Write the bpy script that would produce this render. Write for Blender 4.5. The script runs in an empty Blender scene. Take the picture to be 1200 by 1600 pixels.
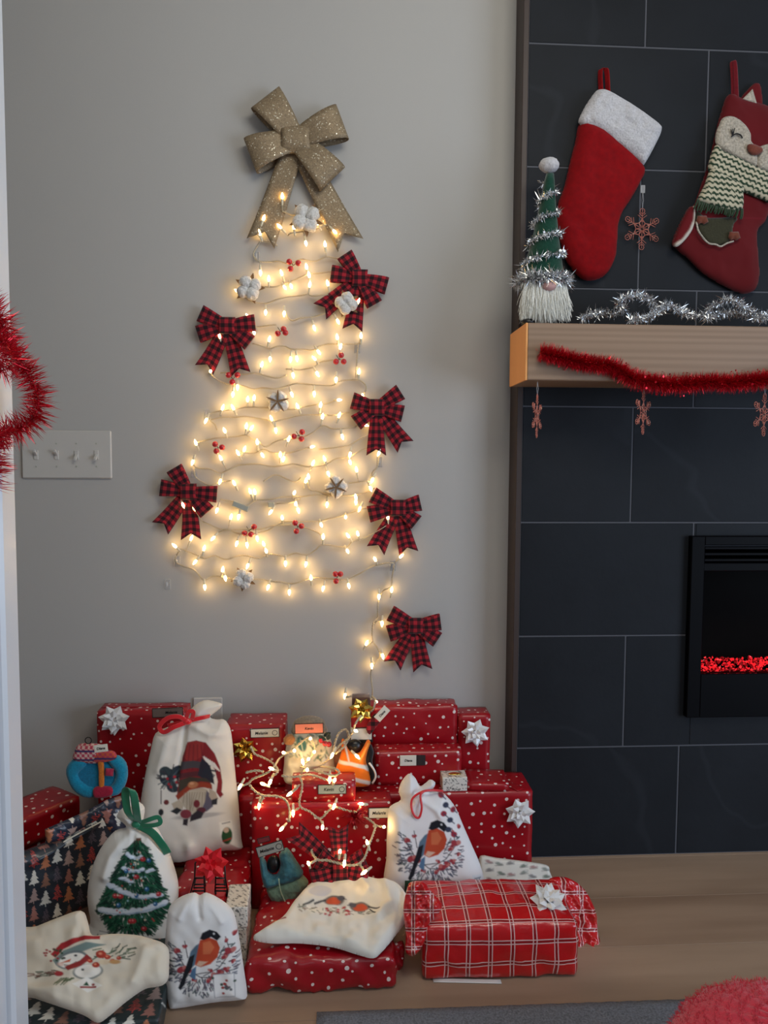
import bpy, math, random
import numpy as np
from mathutils import Vector, Matrix, Quaternion
random.seed(7); RNG = np.random.default_rng(7)
R = math.radians
SC = bpy.context.scene
COL = SC.collection

# ------------------------------------------------------------------ camera
YAW, PIT, ROL = R(3.461), R(3.768), R(0.312)
CAM = np.array([0.0, -2.076, 1.074]); FPX = 1200.0
_F = np.array([math.sin(YAW)*math.cos(PIT), math.cos(YAW)*math.cos(PIT), -math.sin(PIT)])
_R0 = np.array([math.cos(YAW), -math.sin(YAW), 0.0]); _U0 = np.cross(_R0, _F)
_RX = _R0*math.cos(ROL)+_U0*math.sin(ROL); _UP = -_R0*math.sin(ROL)+_U0*math.cos(ROL)
cd = bpy.data.cameras.new('camera'); cam = bpy.data.objects.new('camera', cd); COL.objects.link(cam)
cd.sensor_fit = 'VERTICAL'; cd.sensor_height = 36.0; cd.lens = 36.0*FPX/1600.0; cd.clip_start = 0.05
cam.matrix_world = Matrix(((_RX[0], _UP[0], -_F[0], CAM[0]), (_RX[1], _UP[1], -_F[1], CAM[1]), (_RX[2], _UP[2], -_F[2], CAM[2]), (0, 0, 0, 1)))
SC.camera = cam
SC.view_settings.view_transform = 'Standard'; SC.view_settings.look = 'None'
SC.view_settings.exposure = 0.0; SC.view_settings.gamma = 1.0; SC.view_settings.use_curve_mapping = False
SC.cycles.use_denoising = True; SC.cycles.max_bounces = 7; SC.cycles.diffuse_bounces = 3; SC.cycles.glossy_bounces = 3
SC.cycles.sample_clamp_indirect = 4.0
# ------------------------------------------------------------------ world and room light
w = bpy.data.worlds.new('world'); SC.world = w; w.use_nodes = True
w.node_tree.nodes['Background'].inputs[0].default_value = (0.72, 0.82, 1.0, 1)
w.node_tree.nodes['Background'].inputs[1].default_value = 0.10
def area(name, loc, target, sx, sy, power, color):
    ld = bpy.data.lights.new(name, 'AREA'); ld.shape = 'RECTANGLE'; ld.size = sx; ld.size_y = sy
    ld.energy = power; ld.color = color
    o = bpy.data.objects.new(name, ld); COL.objects.link(o); o.location = loc
    o.rotation_euler = (Vector(target)-Vector(loc)).to_track_quat('-Z', 'Y').to_euler()
    return o
area('window_daylight', (3.2, -2.6, 0.95), (-0.2, -0.5, 0.6), 1.8, 1.7, 64, (0.66, 0.80, 1.0))
area('rear_fill_light', (-0.3, -4.0, 1.5), (0.0, -0.2, 0.9), 1.6, 1.3, 7, (0.86, 0.92, 1.0))  # weak cool frontal fill added behind the camera
area('ceiling_lamp', (0.55, -1.5, 2.52), (0.15, -0.2, 1.5), 1.0, 0.8, 18, (1.0, 0.96, 0.84))

# ------------------------------------------------------------------ helpers
def at(px, py, Y):
    "point of the vertical plane Y seen at photo position px, py"
    d = _F*FPX+_RX*(px-600)+_UP*(800-py)
    return CAM+d*((Y-CAM[1])/d[1])
def flo(px, py, Z=0.0):
    d = _F*FPX+_RX*(px-600)+_UP*(800-py)
    return CAM+d*((Z-CAM[2])/d[2])
def X(px, py, Y): return float(at(px, py, Y)[0])
def Zc(px, py, Y): return float(at(px, py, Y)[2])
def onplane(P, P0, n):
    P = np.atleast_2d(P)
    d = _F[None]*FPX+_RX[None]*(P[:, :1]-600)+_UP[None]*(800-P[:, 1:2])
    t = ((P0-CAM)@n)/(d@n)
    return CAM[None]+d*t[:, None]
def lean(Y, deg=0.0, z=0.0, yaw=0.0):
    "upright plane through (any X, Y, z) leaning back by deg; turned by yaw"
    n = np.array([math.sin(R(yaw))*math.cos(R(deg)), -math.cos(R(yaw))*math.cos(R(deg)), math.sin(R(deg))])
    return (np.array([0.0, Y, z]), n)
def lin(c):
    return tuple(((v/255.0)/12.92 if v/255.0 <= .04045 else ((v/255.0+.055)/1.055)**2.4) for v in c)
OFF = {}
def thing(name, label, cat, loc=(0, 0, 0), group=None):
    o = bpy.data.objects.new(name, None); COL.objects.link(o); o.location = tuple(float(v) for v in loc)
    o.empty_display_size = 0.02
    o['label'] = label; o['category'] = cat
    if group: o['group'] = group
    OFF[o.name] = np.array(loc, float); return o
def tag(o, label, cat, group=None):
    o['label'] = label; o['category'] = cat
    if group: o['group'] = group
    return o
def obj(name, V, Fc, mat, parent=None, uv=None, col=None, smooth=True, kind=None, label=None, origin=None):
    V = np.asarray(V, float)
    if parent is not None: off = OFF[parent.name]
    elif origin is not None: off = np.array(origin, float)
    else: off = np.array([(V[:, 0].min()+V[:, 0].max())/2, (V[:, 1].min()+V[:, 1].max())/2, V[:, 2].min()])
    me = bpy.data.meshes.new(name)
    me.from_pydata((V-off).tolist(), [], [list(map(int, f)) for f in Fc] if not isinstance(Fc, np.ndarray) else Fc.tolist())
    if uv is not None:
        L = me.uv_layers.new(name='UVMap')
        uv = np.asarray(uv, float)
        if len(uv) == len(V):
            idx = np.empty(len(me.loops), dtype=np.int32); me.loops.foreach_get('vertex_index', idx); uv = uv[idx]
        L.data.foreach_set('uv', uv.astype(np.float32).ravel())
    if col is not None:
        a = me.color_attributes.new('Col', 'FLOAT_COLOR', 'POINT')
        c4 = np.ones((len(V), 4), np.float32); c4[:, :3] = col
        a.data.foreach_set('color', c4.ravel())
    if smooth: me.polygons.foreach_set('use_smooth', [True]*len(me.polygons))
    me.materials.append(mat); me.update()
    o = bpy.data.objects.new(name, me); COL.objects.link(o)
    if parent is not None: o.parent = parent; OFF[o.name] = OFF[parent.name]
    else: o.location = off.tolist(); OFF[o.name] = off
    if kind: o['kind'] = kind
    if label: o['label'] = label
    return o
def meshdata(name, V, Fc, mat, uv=None, smooth=True):
    o = obj(name, V, Fc, mat, uv=uv, smooth=smooth, origin=(0, 0, 0)); me = o.data
    bpy.data.objects.remove(o); return me
def inst(name, me, parent, M=None, label=None):
    "a part sharing mesh data, local matrix M relative to the parent"
    o = bpy.data.objects.new(name, me); COL.objects.link(o)
    if parent is not None: o.parent = parent
    if M is not None: o.matrix_local = M
    if label: o['label'] = label
    OFF[o.name] = np.zeros(3); return o
def cat_(parts):
    V = []; Fc = []; n = 0
    for v, f in parts:
        V.append(np.asarray(v, float)); Fc += [[i+n for i in q] for q in f]; n += len(v)
    return np.vstack(V), Fc
def boxm(x0, x1, y0, y1, z0, z1):
    V = [(x, y, z) for x in (x0, x1) for y in (y0, y1) for z in (z0, z1)]
    return np.array(V, float), [[0, 1, 3, 2], [4, 6, 7, 5], [0, 4, 5, 1], [2, 3, 7, 6], [0, 2, 6, 4], [1, 5, 7, 3]]
def bevbox(x0, x1, y0, y1, z0, z1, b=.002):
    "box with chamfered edges"
    c = np.array([(x0+x1)/2, (y0+y1)/2, (z0+z1)/2]); h = np.array([abs(x1-x0)/2, abs(y1-y0)/2, abs(z1-z0)/2])
    V = []; idx = {}
    for sx in (-1, 1):
        for sy in (-1, 1):
            for sz in (-1, 1):
                for a in range(3):
                    p = h.copy()-b; p[a] += b
                    idx[(sx, sy, sz, a)] = len(V); V.append(c+p*np.array([sx, sy, sz]))
    Fc = []
    for a in range(3):
        o1, o2 = [k for k in range(3) if k != a]
        for s in (-1, 1):
            q = []
            for (u, v) in ((-1, -1), (1, -1), (1, 1), (-1, 1)):
                k = [0, 0, 0]; k[a] = s; k[o1] = u; k[o2] = v; q.append(idx[(*k, a)])
            Fc.append(q)
    for a in range(3):
        o1, o2 = [k for k in range(3) if k != a]
        for u in (-1, 1):
            for v in (-1, 1):
                q = []
                for (s, ax) in ((-1, o1), (1, o1), (1, o2), (-1, o2)):
                    k = [0, 0, 0]; k[a] = s; k[o1] = u; k[o2] = v; q.append(idx[(*k, ax)])
                Fc.append(q)
    for s in [(x, y, z) for x in (-1, 1) for y in (-1, 1) for z in (-1, 1)]: Fc.append([idx[(*s, a)] for a in range(3)])
    V = np.array(V); out = []
    for f in Fc:                                   # outward winding
        P = V[f]; nn = np.cross(P[1]-P[0], P[2]-P[0])
        out.append(f if nn@(P.mean(0)-c) > 0 else f[::-1])
    return V, out
def smoothpath(P, n=8, closed=False):
    P = np.asarray(P, float); m = len(P); out = []
    if m < 3 and not closed: return np.array([P[0]+(P[-1]-P[0])*t for t in np.linspace(0, 1, n+1)])
    rng_ = range(m) if closed else range(m-1)
    for i in rng_:
        if closed: a, b, c, d = P[(i-1) % m], P[i], P[(i+1) % m], P[(i+2) % m]
        else: a, b, c, d = P[max(i-1, 0)], P[i], P[i+1], P[min(i+2, m-1)]
        for t in np.linspace(0, 1, n, endpoint=False):
            out.append(.5*((2*b)+(-a+c)*t+(2*a-5*b+4*c-d)*t*t+(-a+3*b-3*c+d)*t**3))
    if not closed: out.append(P[-1])
    return np.array(out)
def resample(P, step):
    P = np.asarray(P, float); s = np.r_[0, np.cumsum(np.linalg.norm(np.diff(P, axis=0), axis=1))]
    n = max(2, int(s[-1]/step)+1); t = np.linspace(0, s[-1], n)
    return np.stack([np.interp(t, s, P[:, k]) for k in range(P.shape[1])], 1)
def frames(P):
    T = np.gradient(P, axis=0); T /= (np.linalg.norm(T, axis=1, keepdims=True)+1e-12)
    up = np.array([0, -1.0, .01]) if abs(T[0] @ np.array([0, -1.0, 0])) < .9 else np.array([0, 0, 1.0])
    N = np.empty_like(T); u = up
    for i in range(len(T)):
        u = u-T[i]*(u@T[i]); u /= (np.linalg.norm(u)+1e-12); N[i] = u
    return T, N, np.cross(T, N)
def tube(P, r, sides=6, caps=True):
    P = np.asarray(P, float); T, N, B = frames(P); n = len(P)
    r = np.broadcast_to(r, (n,)); a = np.linspace(0, 2*math.pi, sides, endpoint=False)
    V = (P[:, None]+r[:, None, None]*(N[:, None]*np.cos(a)[None, :, None]+B[:, None]*np.sin(a)[None, :, None])).reshape(-1, 3)
    Fc = [[i*sides+j, i*sides+(j+1) % sides, (i+1)*sides+(j+1) % sides, (i+1)*sides+j] for i in range(n-1) for j in range(sides)]
    if caps: Fc += [list(range(sides))[::-1], [(n-1)*sides+j for j in range(sides)]]
    return V, Fc
def twisted(P, r, pitch=.014, step=.0035):
    P = resample(P, step); T, N, B = frames(P); s = np.arange(len(P))*step; parts = []
    for k in (0, 1):
        a = s/pitch*2*math.pi+k*math.pi
        parts.append(tube(P+r*.95*(N*np.cos(a)[:, None]+B*np.sin(a)[:, None]), r, 5))
    return cat_(parts)
def ribbonm(P, W, side, thick=.0006, endcut=0.0):
    "flat strip along path P (3D), half widths W, side vectors; endcut gives a swallow tail"
    P = np.asarray(P, float); n = len(P); us = np.linspace(-1, 1, 7)
    W = np.broadcast_to(W, (n,)); side = np.broadcast_to(side, (n, 3))
    T = np.gradient(P, axis=0); T /= np.linalg.norm(T, axis=1, keepdims=True); nrm = np.cross(T, side)
    ss = np.linspace(0, 1, n); fr = P[:, None]+side[:, None]*us[None, :, None]*W[:, None, None]
    if endcut: fr = fr-T[:, None]*(endcut*(1-np.abs(us)))[None, :, None]*(ss**6)[:, None, None]
    A = (fr+nrm[:, None]*thick).reshape(-1, 3); Bk = (fr-nrm[:, None]*thick).reshape(-1, 3); m = 7
    Fc = []
    for i in range(n-1):
        for j in range(m-1):
            q = [i*m+j, i*m+j+1, (i+1)*m+j+1, (i+1)*m+j]; Fc.append(q); Fc.append([k+n*m for k in q[::-1]])
    rim = [j for j in range(m)]+[i*m+m-1 for i in range(1, n)]+[(n-1)*m+j for j in range(m-2, -1, -1)]+[i*m for i in range(n-2, 0, -1)]
    for a, b in zip(rim, rim[1:]+rim[:1]): Fc.append([b, a, a+n*m, b+n*m])
    L = np.r_[0, np.cumsum(np.linalg.norm(np.diff(P, axis=0), axis=1))]
    uv = np.stack([np.broadcast_to(us[None]*W.max(), (n, m)), np.broadcast_to(L[:, None], (n, m))], -1).reshape(-1, 2)
    return np.vstack([A, Bk]), Fc, np.vstack([uv, uv])
def vnoise(x, y, seed=0):
    xi = np.floor(x).astype(np.int64); yi = np.floor(y).astype(np.int64); fx = x-xi; fy = y-yi
    fx = fx*fx*(3-2*fx); fy = fy*fy*(3-2*fy)
    def h(a, b):
        v = (a*374761393+b*668265263+seed*1442695041) & 0x7fffffff
        v = ((v ^ (v >> 13))*1274126177) & 0x7fffffff
        return ((v ^ (v >> 16)) & 0xffff)/65535.0
    return (h(xi, yi)*(1-fx)+h(xi+1, yi)*fx)*(1-fy)+(h(xi, yi+1)*(1-fx)+h(xi+1, yi+1)*fx)*fy
def segdist(px, py, P, closed=True):
    P = np.asarray(P, float); n = len(P); best = np.full(px.shape, 1e9); bx = px.copy(); by = py.copy()
    for i in range(n if closed else n-1):
        a, b = P[i], P[(i+1) % n]; d = b-a; L = d@d+1e-12
        t = np.clip(((px-a[0])*d[0]+(py-a[1])*d[1])/L, 0, 1)
        qx = a[0]+t*d[0]; qy = a[1]+t*d[1]; dd = np.hypot(px-qx, py-qy)
        m = dd < best; best = np.where(m, dd, best); bx = np.where(m, qx, bx); by = np.where(m, qy, by)
    return best, bx, by
def inside(px, py, P):
    P = np.asarray(P, float); n = len(P); r = np.zeros(px.shape, bool)
    for i in range(n):
        a, b = P[i], P[(i+1) % n]
        c = ((a[1] > py) != (b[1] > py))
        with np.errstate(divide='ignore', invalid='ignore'):
            xx = (b[0]-a[0])*(py-a[1])/(b[1]-a[1]+1e-12)+a[0]
        r ^= c & (px < xx)
    return r
class Art:
    "flat print: colours laid over a base colour at print positions x, y"
    def __init__(s, x, y, base): s.x = x; s.y = y; s.c = np.tile(np.array(lin(base)), (len(x), 1)); s.soft = .6
    def put(s, d, col, op=1.0):
        a = (np.clip(.5-d/s.soft*.5, 0, 1)*op)[:, None]; s.c = s.c*(1-a)+np.array(lin(col))[None]*a
    def ell(s, cx, cy, rx, ry, col, rot=0, op=1.0):
        c, n = math.cos(R(rot)), math.sin(R(rot)); dx = s.x-cx; dy = s.y-cy
        u = (dx*c+dy*n)/rx; v = (-dx*n+dy*c)/ry; s.put((np.hypot(u, v)-1)*min(rx, ry), col, op)
    def poly(s, P, col, op=1.0):
        d, _, _ = segdist(s.x, s.y, P); s.put(np.where(inside(s.x, s.y, P), -d, d), col, op)
    def line(s, P, wd, col, op=1.0):
        d, _, _ = segdist(s.x, s.y, P, False); s.put(d-wd/2, col, op)
    def mul(s, scale, lo, seed=0):
        n = vnoise(s.x/scale, s.y/scale, seed); s.c *= (lo+(1-lo)*n)[:, None]
def puff(name, poly, plane, T, Rr, mat, step=3.0, parent=None, art=None, back=.25, wr=0.0, wsc=18.0, sm=6, folds=(),
         seed=0, kind=None, label=None, base=(255, 255, 255), bulge=0.0):
    "soft body of real thickness whose outline is given as photo positions lying in a plane"
    P = np.asarray(poly, float)
    if sm: P = smoothpath(P, sm, True)
    P0, n = plane
    x0, y0 = P.min(0)-2*step; x1, y1 = P.max(0)+2*step
    gx = np.arange(x0, x1, step); gy = np.arange(y0, y1, step); nx, ny = len(gx), len(gy)
    px, py = [a.ravel() for a in np.meshgrid(gx, gy)]
    d, bx, by = segdist(px, py, P); ins = inside(px, py, P)
    ok = ins | (d < .72*step)
    sx = np.where(ins, px, bx); sy = np.where(ins, py, by); d = np.where(ins, d, 0)
    near = ins & (d < .3*step); sx = np.where(near, bx, sx); sy = np.where(near, by, sy); d = np.where(near, 0, d)
    i, j = [a.ravel() for a in np.meshgrid(np.arange(nx-1), np.arange(ny-1))]
    a_ = j*nx+i; q = np.stack([a_, a_+nx, a_+nx+1, a_+1], 1)
    q = q[ok[q].all(1) & (ins[q].sum(1) >= 1)]
    used = np.unique(q); rm = -np.ones(len(px), int); rm[used] = np.arange(len(used)); q = rm[q]
    sx, sy, d = sx[used], sy[used], d[used]
    k = np.clip(d/Rr, 0, 1); h = T*np.sqrt(np.clip(1-(1-k)**2, 0, 1))
    hf = h.copy(); m = np.clip(d/(Rr*.6), 0, 1)
    if wr: hf += m*wr*(2*vnoise(sx/wsc, sy/wsc, seed)-1+.5*(2*vnoise(sx/wsc*2.3, sy/wsc*2.3, seed+5)-1))
    for (fp, amp, wd) in folds:
        dd, _, _ = segdist(sx, sy, fp, False); hf += m*amp*np.exp(-(dd/wd)**2)
    hf = np.maximum(hf, -T*back*.5)
    Q = onplane(np.stack([sx, sy], 1), P0, n)
    Vf = Q+n[None]*hf[:, None]; Vb = Q-n[None]*(h*back)[:, None]-n[None]*.0008
    nv = len(sx); V = np.vstack([Vf, Vb])
    e = np.vstack([q[:, [0, 1]], q[:, [1, 2]], q[:, [2, 3]], q[:, [3, 0]]])
    es = set(map(tuple, e.tolist())); rim = [(b, a) for a, b in es if (b, a) not in es]
    Fc = q.tolist()+(q[:, ::-1]+nv).tolist()+[[a, b, b+nv, a+nv] for a, b in rim]
    col = None
    if art is not None:
        A = Art(sx, sy, base); A.soft = max(.8, step*.7); art(A); col = np.vstack([A.c, np.tile(np.array(lin(base)), (nv, 1))])
    uvv = np.stack([sx, sy], 1)*.0016
    return obj(name, V, Fc, mat, parent, uv=np.vstack([uvv, uvv]), col=col, kind=kind, label=label)

# ------------------------------------------------------------------ materials
def mat(name, color=(200, 200, 200), rough=.6, metal=0.0, emit=0.0, coat=0.0, spec=.5, sheen=0.0, alpha=1.0, trans=0.0, raw=False):
    m = bpy.data.materials.new(name); m.use_nodes = True; b = m.node_tree.nodes['Principled BSDF']
    c = color if raw else lin(color)
    b.inputs['Base Color'].default_value = (*c, 1); b.inputs['Roughness'].default_value = rough
    b.inputs['Metallic'].default_value = metal; b.inputs['Coat Weight'].default_value = coat; b.inputs['Coat Roughness'].default_value = .12
    b.inputs['Specular IOR Level'].default_value = spec; b.inputs['Sheen Weight'].default_value = sheen
    b.inputs['Alpha'].default_value = alpha; b.inputs['Transmission Weight'].default_value = trans
    if emit: b.inputs['Emission Color'].default_value = (*c, 1); b.inputs['Emission Strength'].default_value = emit
    return m
def nd(m, t, **k):
    n = m.node_tree.nodes.new(t)
    for a, v in k.items():
        if a.startswith('i_'): n.inputs[int(a[2:]) if a[2:].isdigit() else a[2:].replace('_', ' ')].default_value = v
        else: setattr(n, a, v)
    return n
def lk(m, a, b): m.node_tree.links.new(a, b)
def B(m): return m.node_tree.nodes['Principled BSDF']
def coords(m, kind='Object'): return nd(m, 'ShaderNodeTexCoord').outputs[kind]
def bump(m, h, strength=.3, dist=.002):
    b = nd(m, 'ShaderNodeBump'); b.inputs['Strength'].default_value = strength; b.inputs['Distance'].default_value = dist
    lk(m, h, b.inputs['Height']); lk(m, b.outputs[0], B(m).inputs['Normal']); return b
def noise(m, vec, scale, detail=3.0, rough=.5):
    n = nd(m, 'ShaderNodeTexNoise'); n.inputs['Scale'].default_value = scale; n.inputs['Detail'].default_value = detail
    n.inputs['Roughness'].default_value = rough; lk(m, vec, n.inputs['Vector']); return n.outputs['Fac']
def ramp(m, fac, stops):
    r = nd(m, 'ShaderNodeValToRGB'); cr = r.color_ramp
    while len(cr.elements) < len(stops): cr.elements.new(.5)
    for e, (p, c) in zip(cr.elements, stops): e.position = p; e.color = (*lin(c), 1)
    lk(m, fac, r.inputs[0]); return r.outputs[0]
def mth(m, op, a, b=None, c=None):
    n = nd(m, 'ShaderNodeMath', operation=op)
    for i, v in enumerate((a, b, c)):
        if v is None: continue
        if isinstance(v, (int, float)): n.inputs[i].default_value = v
        else: lk(m, v, n.inputs[i])
    return n.outputs[0]
def mixc(m, fac, a, b):
    n = nd(m, 'ShaderNodeMix', data_type='RGBA')
    lk(m, fac, n.inputs[0]) if not isinstance(fac, (int, float)) else setattr(n.inputs[0], 'default_value', fac)
    for v, i in ((a, 6), (b, 7)):
        if isinstance(v, tuple): n.inputs[i].default_value = (*lin(v), 1)
        else: lk(m, v, n.inputs[i])
    return n.outputs[2]

def m_wall():
    m = mat('wall_paint', (176, 174, 169), .85, spec=.25); h = noise(m, coords(m), 260, 2); bump(m, h, .12, .001)
    c = noise(m, coords(m), 1.6, 2); lk(m, ramp(m, c, [(0, (176, 173, 170)), (1, (183, 180, 175))]), B(m).inputs['Base Color']); return m
def m_white(name='white_trim_paint', c=(226, 228, 230), r=.4):
    m = mat(name, c, r, coat=.1); h = noise(m, coords(m), 40, 3); bump(m, h, .08, .001); return m
def m_slate(k):
    m = mat('slate_tile_%d' % k, (45, 48, 54), .6, spec=.16); v = coords(m)
    mp = nd(m, 'ShaderNodeMapping'); mp.inputs['Location'].default_value = (k*3.7, k*1.3, k*5.1); lk(m, v, mp.inputs[0])
    n1 = noise(m, mp.outputs[0], 3.5, 6, .6); n2 = noise(m, mp.outputs[0], 34, 5, .65)
    b = 2*(k % 3)
    c1 = ramp(m, n1, [(.25, (25+b, 27+b, 31+b)), (.75, (33+b, 36+b, 41+b))])
    wv = nd(m, 'ShaderNodeTexWave', wave_type='BANDS', bands_direction='DIAGONAL'); wv.inputs['Scale'].default_value = .7
    wv.inputs['Distortion'].default_value = 9; wv.inputs['Detail'].default_value = 4; wv.inputs['Detail Scale'].default_value = 1.4; lk(m, mp.outputs[0], wv.inputs[0])
    vein = ramp(m, wv.outputs['Fac'], [(.0, (255, 255, 255)), (.006, (0, 0, 0))])
    c2 = mixc(m, mth(m, 'MULTIPLY', vein, .12), c1, (62, 66, 72))
    lk(m, c2, B(m).inputs['Base Color']); bump(m, mth(m, 'ADD', mth(m, 'MULTIPLY', n1, .8), mth(m, 'MULTIPLY', n2, .35)), .35, .004); return m
def m_wood(name, base, dark, along='X', scale=1.0, rough=.45, rings=1.0):
    m = mat(name, base, rough, spec=.35); mp = nd(m, 'ShaderNodeMapping')
    mp.inputs['Scale'].default_value = {'X': (1.1, 9, 14), 'Z': (9, 9, 1.2), 'F': (.9, 12, 46)}[along]; lk(m, coords(m), mp.inputs[0])
    n = noise(m, mp.outputs[0], 2.2*scale, 5, .6)
    wv = nd(m, 'ShaderNodeTexWave', wave_type='BANDS', bands_direction='Z' if along in 'XF' else 'X'); wv.inputs['Scale'].default_value = 1.1*scale*rings
    wv.inputs['Distortion'].default_value = 6; wv.inputs['Detail'].default_value = 3; wv.inputs['Detail Scale'].default_value = .8; lk(m, mp.outputs[0], wv.inputs[0])
    f = mth(m, 'ADD', mth(m, 'MULTIPLY', n, .55), mth(m, 'MULTIPLY', wv.outputs['Fac'], .45))
    lk(m, ramp(m, f, [(.25, dark), (.75, base)]), B(m).inputs['Base Color']); bump(m, f, .15, .001); return m
def m_dots(name, red=(158, 10, 24), coat=.25, k=0):
    m = mat(name, red, .38, coat=coat, spec=.4); v = coords(m, 'UV')
    vo = nd(m, 'ShaderNodeTexVoronoi', voronoi_dimensions='2D', feature='F1'); vo.inputs['Scale'].default_value = 34; vo.inputs['Randomness'].default_value = .72
    lk(m, v, vo.inputs['Vector']); sp = nd(m, 'ShaderNodeSeparateColor'); lk(m, vo.outputs['Color'], sp.inputs[0])
    rad = mth(m, 'MULTIPLY_ADD', mth(m, 'POWER', sp.outputs[0], 1.5), .085, .078)
    dt = mth(m, 'LESS_THAN', vo.outputs['Distance'], rad)
    lk(m, mixc(m, dt, red, (232, 214, 206)), B(m).inputs['Base Color'])
    bump(m, noise(m, coords(m), 16, 3, .55), .18, .006); return m
def lines(m, x, period, offs, width):
    f = mth(m, 'FRACT', mth(m, 'DIVIDE', x, period)); out = None
    for o in offs:
        l = mth(m, 'LESS_THAN', mth(m, 'ABSOLUTE', mth(m, 'SUBTRACT', f, o)), width/period/2)
        out = l if out is None else mth(m, 'MAXIMUM', out, l)
    return out
def m_plaidwrap():
    m = mat('red_tartan_paper', (196, 22, 26), .28, coat=.45); s = nd(m, 'ShaderNodeSeparateXYZ'); lk(m, coords(m, 'UV'), s.inputs[0])
    P = .046
    u, v = s.outputs[0], s.outputs[1]
    dark = mth(m, 'MAXIMUM', lines(m, u, P, (.5,), .007), lines(m, v, P, (.5,), .007))
    wh = mth(m, 'MAXIMUM', lines(m, u, P, (.41, .57), .0022), lines(m, v, P, (.42, .58), .0022))
    c = mixc(m, mth(m, 'MULTIPLY', dark, .6), (200, 22, 26), (96, 8, 16)); c = mixc(m, mth(m, 'MULTIPLY', wh, .78), c, (240, 205, 200))
    lk(m, c, B(m).inputs['Base Color']); bump(m, noise(m, coords(m), 13, 4, .6), .45, .010); return m
def m_buffalo(name='buffalo_check_ribbon', P=.0205):
    m = mat(name, (150, 20, 30), .85, spec=.2, sheen=.2); s = nd(m, 'ShaderNodeSeparateXYZ'); lk(m, coords(m, 'UV'), s.inputs[0])
    a = mth(m, 'LESS_THAN', mth(m, 'FRACT', mth(m, 'DIVIDE', mth(m, 'ADD', s.outputs[0], 1.0), P)), .5)
    b = mth(m, 'LESS_THAN', mth(m, 'FRACT', mth(m, 'DIVIDE', s.outputs[1], P)), .5)
    f = mth(m, 'MULTIPLY', mth(m, 'ADD', a, b), .5)
    lk(m, ramp(m, f, [(0, (168, 34, 46)), (.5, (96, 22, 32)), (1, (34, 16, 20))]), B(m).inputs['Base Color'])
    m.node_tree.nodes[-1].color_ramp.interpolation = 'LINEAR'
    bump(m, noise(m, coords(m, 'UV'), 900, 2), .3, .001); return m
def m_glitter(name, c, c2, scale=520, metal=.75):
    m = mat(name, c, .5, metal); vo = nd(m, 'ShaderNodeTexVoronoi'); vo.inputs['Scale'].default_value = scale; lk(m, coords(m), vo.inputs['Vector'])
    sp = nd(m, 'ShaderNodeSeparateColor'); lk(m, vo.outputs['Color'], sp.inputs[0])
    lk(m, mixc(m, mth(m, 'GREATER_THAN', sp.outputs[0], .965), mixc(m, sp.outputs[1], c, c2), (235, 225, 200)), B(m).inputs['Base Color'])
    lk(m, mth(m, 'MULTIPLY_ADD', mth(m, 'LESS_THAN', sp.outputs[0], .965), .4, .15), B(m).inputs['Roughness'])
    bump(m, sp.outputs[2], .8, .0015); return m
def m_col(name, rough=.85, coat=0.0, weave=True, sheen=.1):
    m = mat(name, (255, 255, 255), rough, coat=coat, spec=.25 if weave else .4, sheen=sheen)
    a = nd(m, 'ShaderNodeAttribute', attribute_name='Col'); lk(m, a.outputs['Color'], B(m).inputs['Base Color'])
    bump(m, noise(m, coords(m), 900 if weave else 14, 2), .2 if weave else .15, .0006 if weave else .006); return m
def m_fabric(name, c, rough=.9, scale=260, strength=.5, sheen=.3, dist=.002, var=.18):
    m = mat(name, c, rough, spec=.2, sheen=sheen); n = noise(m, coords(m), scale, 4, .6)
    lo = tuple(v*(1-var) for v in c); lk(m, ramp(m, n, [(.3, lo), (.7, c)]), B(m).inputs['Base Color']); bump(m, n, strength, dist); return m

WALL = m_wall(); TRIM = m_white(); DOTS = m_dots('red_polka_dot_paper'); DOTS2 = m_dots('red_polka_dot_paper_crumpled', (160, 10, 26), .35)
TARTAN = m_plaidwrap(); BUFF = m_buffalo(); COLCLOTH = m_col('printed_cotton'); COLPAPER = m_col('printed_paper', .45, .3, False, 0)
GLIT = m_glitter('champagne_glitter_ribbon', (158, 138, 108), (128, 110, 86), 420, .25)
COPPER = m_glitter('rose_gold_glitter', (205, 130, 112), (170, 96, 84), 600, .5)
WIRE = mat('cream_wire_insulation', (188, 176, 150), .45); SOCK = mat('cream_socket_plastic', (222, 214, 188), .4)
BULB = mat('glowing_warm_bulb', (1.0, .62, .22), .3, emit=34, raw=True)
SILVER = mat('silver_tinsel_foil', (232, 234, 236), .2, 1.0); REDT = mat('red_tinsel_foil', (206, 18, 40), .28, .6)
WHITEBOW = mat('white_pearl_ribbon', (232, 230, 228), .3, coat=.5); GOLDBOW = mat('gold_foil_ribbon', (214, 178, 84), .2, 1.0)
REDBOW = mat('red_foil_ribbon', (225, 18, 34), .28, .3, coat=.5); BLACK = mat('black_enamel_wire', (14, 14, 16), .35)
CARD = mat('cream_card', (226, 222, 208), .7); INK = mat('black_ink', (18, 16, 18), .7); INKE = mat('dark_card_edge', (40, 30, 30), .7)
CLEAR = mat('clear_plastic', (235, 235, 235), .12, alpha=.35, coat=.5); GREY = mat('grey_connector_plastic', (170, 172, 160), .45)
SATINR = mat('red_satin_ribbon', (216, 20, 34), .32, coat=.3, sheen=.4); SATING = mat('green_satin_ribbon', (10, 120, 84), .32, coat=.3, sheen=.4)
COTTON = m_fabric('cotton_fluff', (236, 232, 226), .95, 300, .6, .4); BRACT = mat('brown_bract', (134, 100, 64), .8)
BERRY = mat('red_berry', (188, 14, 34), .3, coat=.6); STEM = mat('dark_stem', (70, 62, 44), .8)

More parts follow.
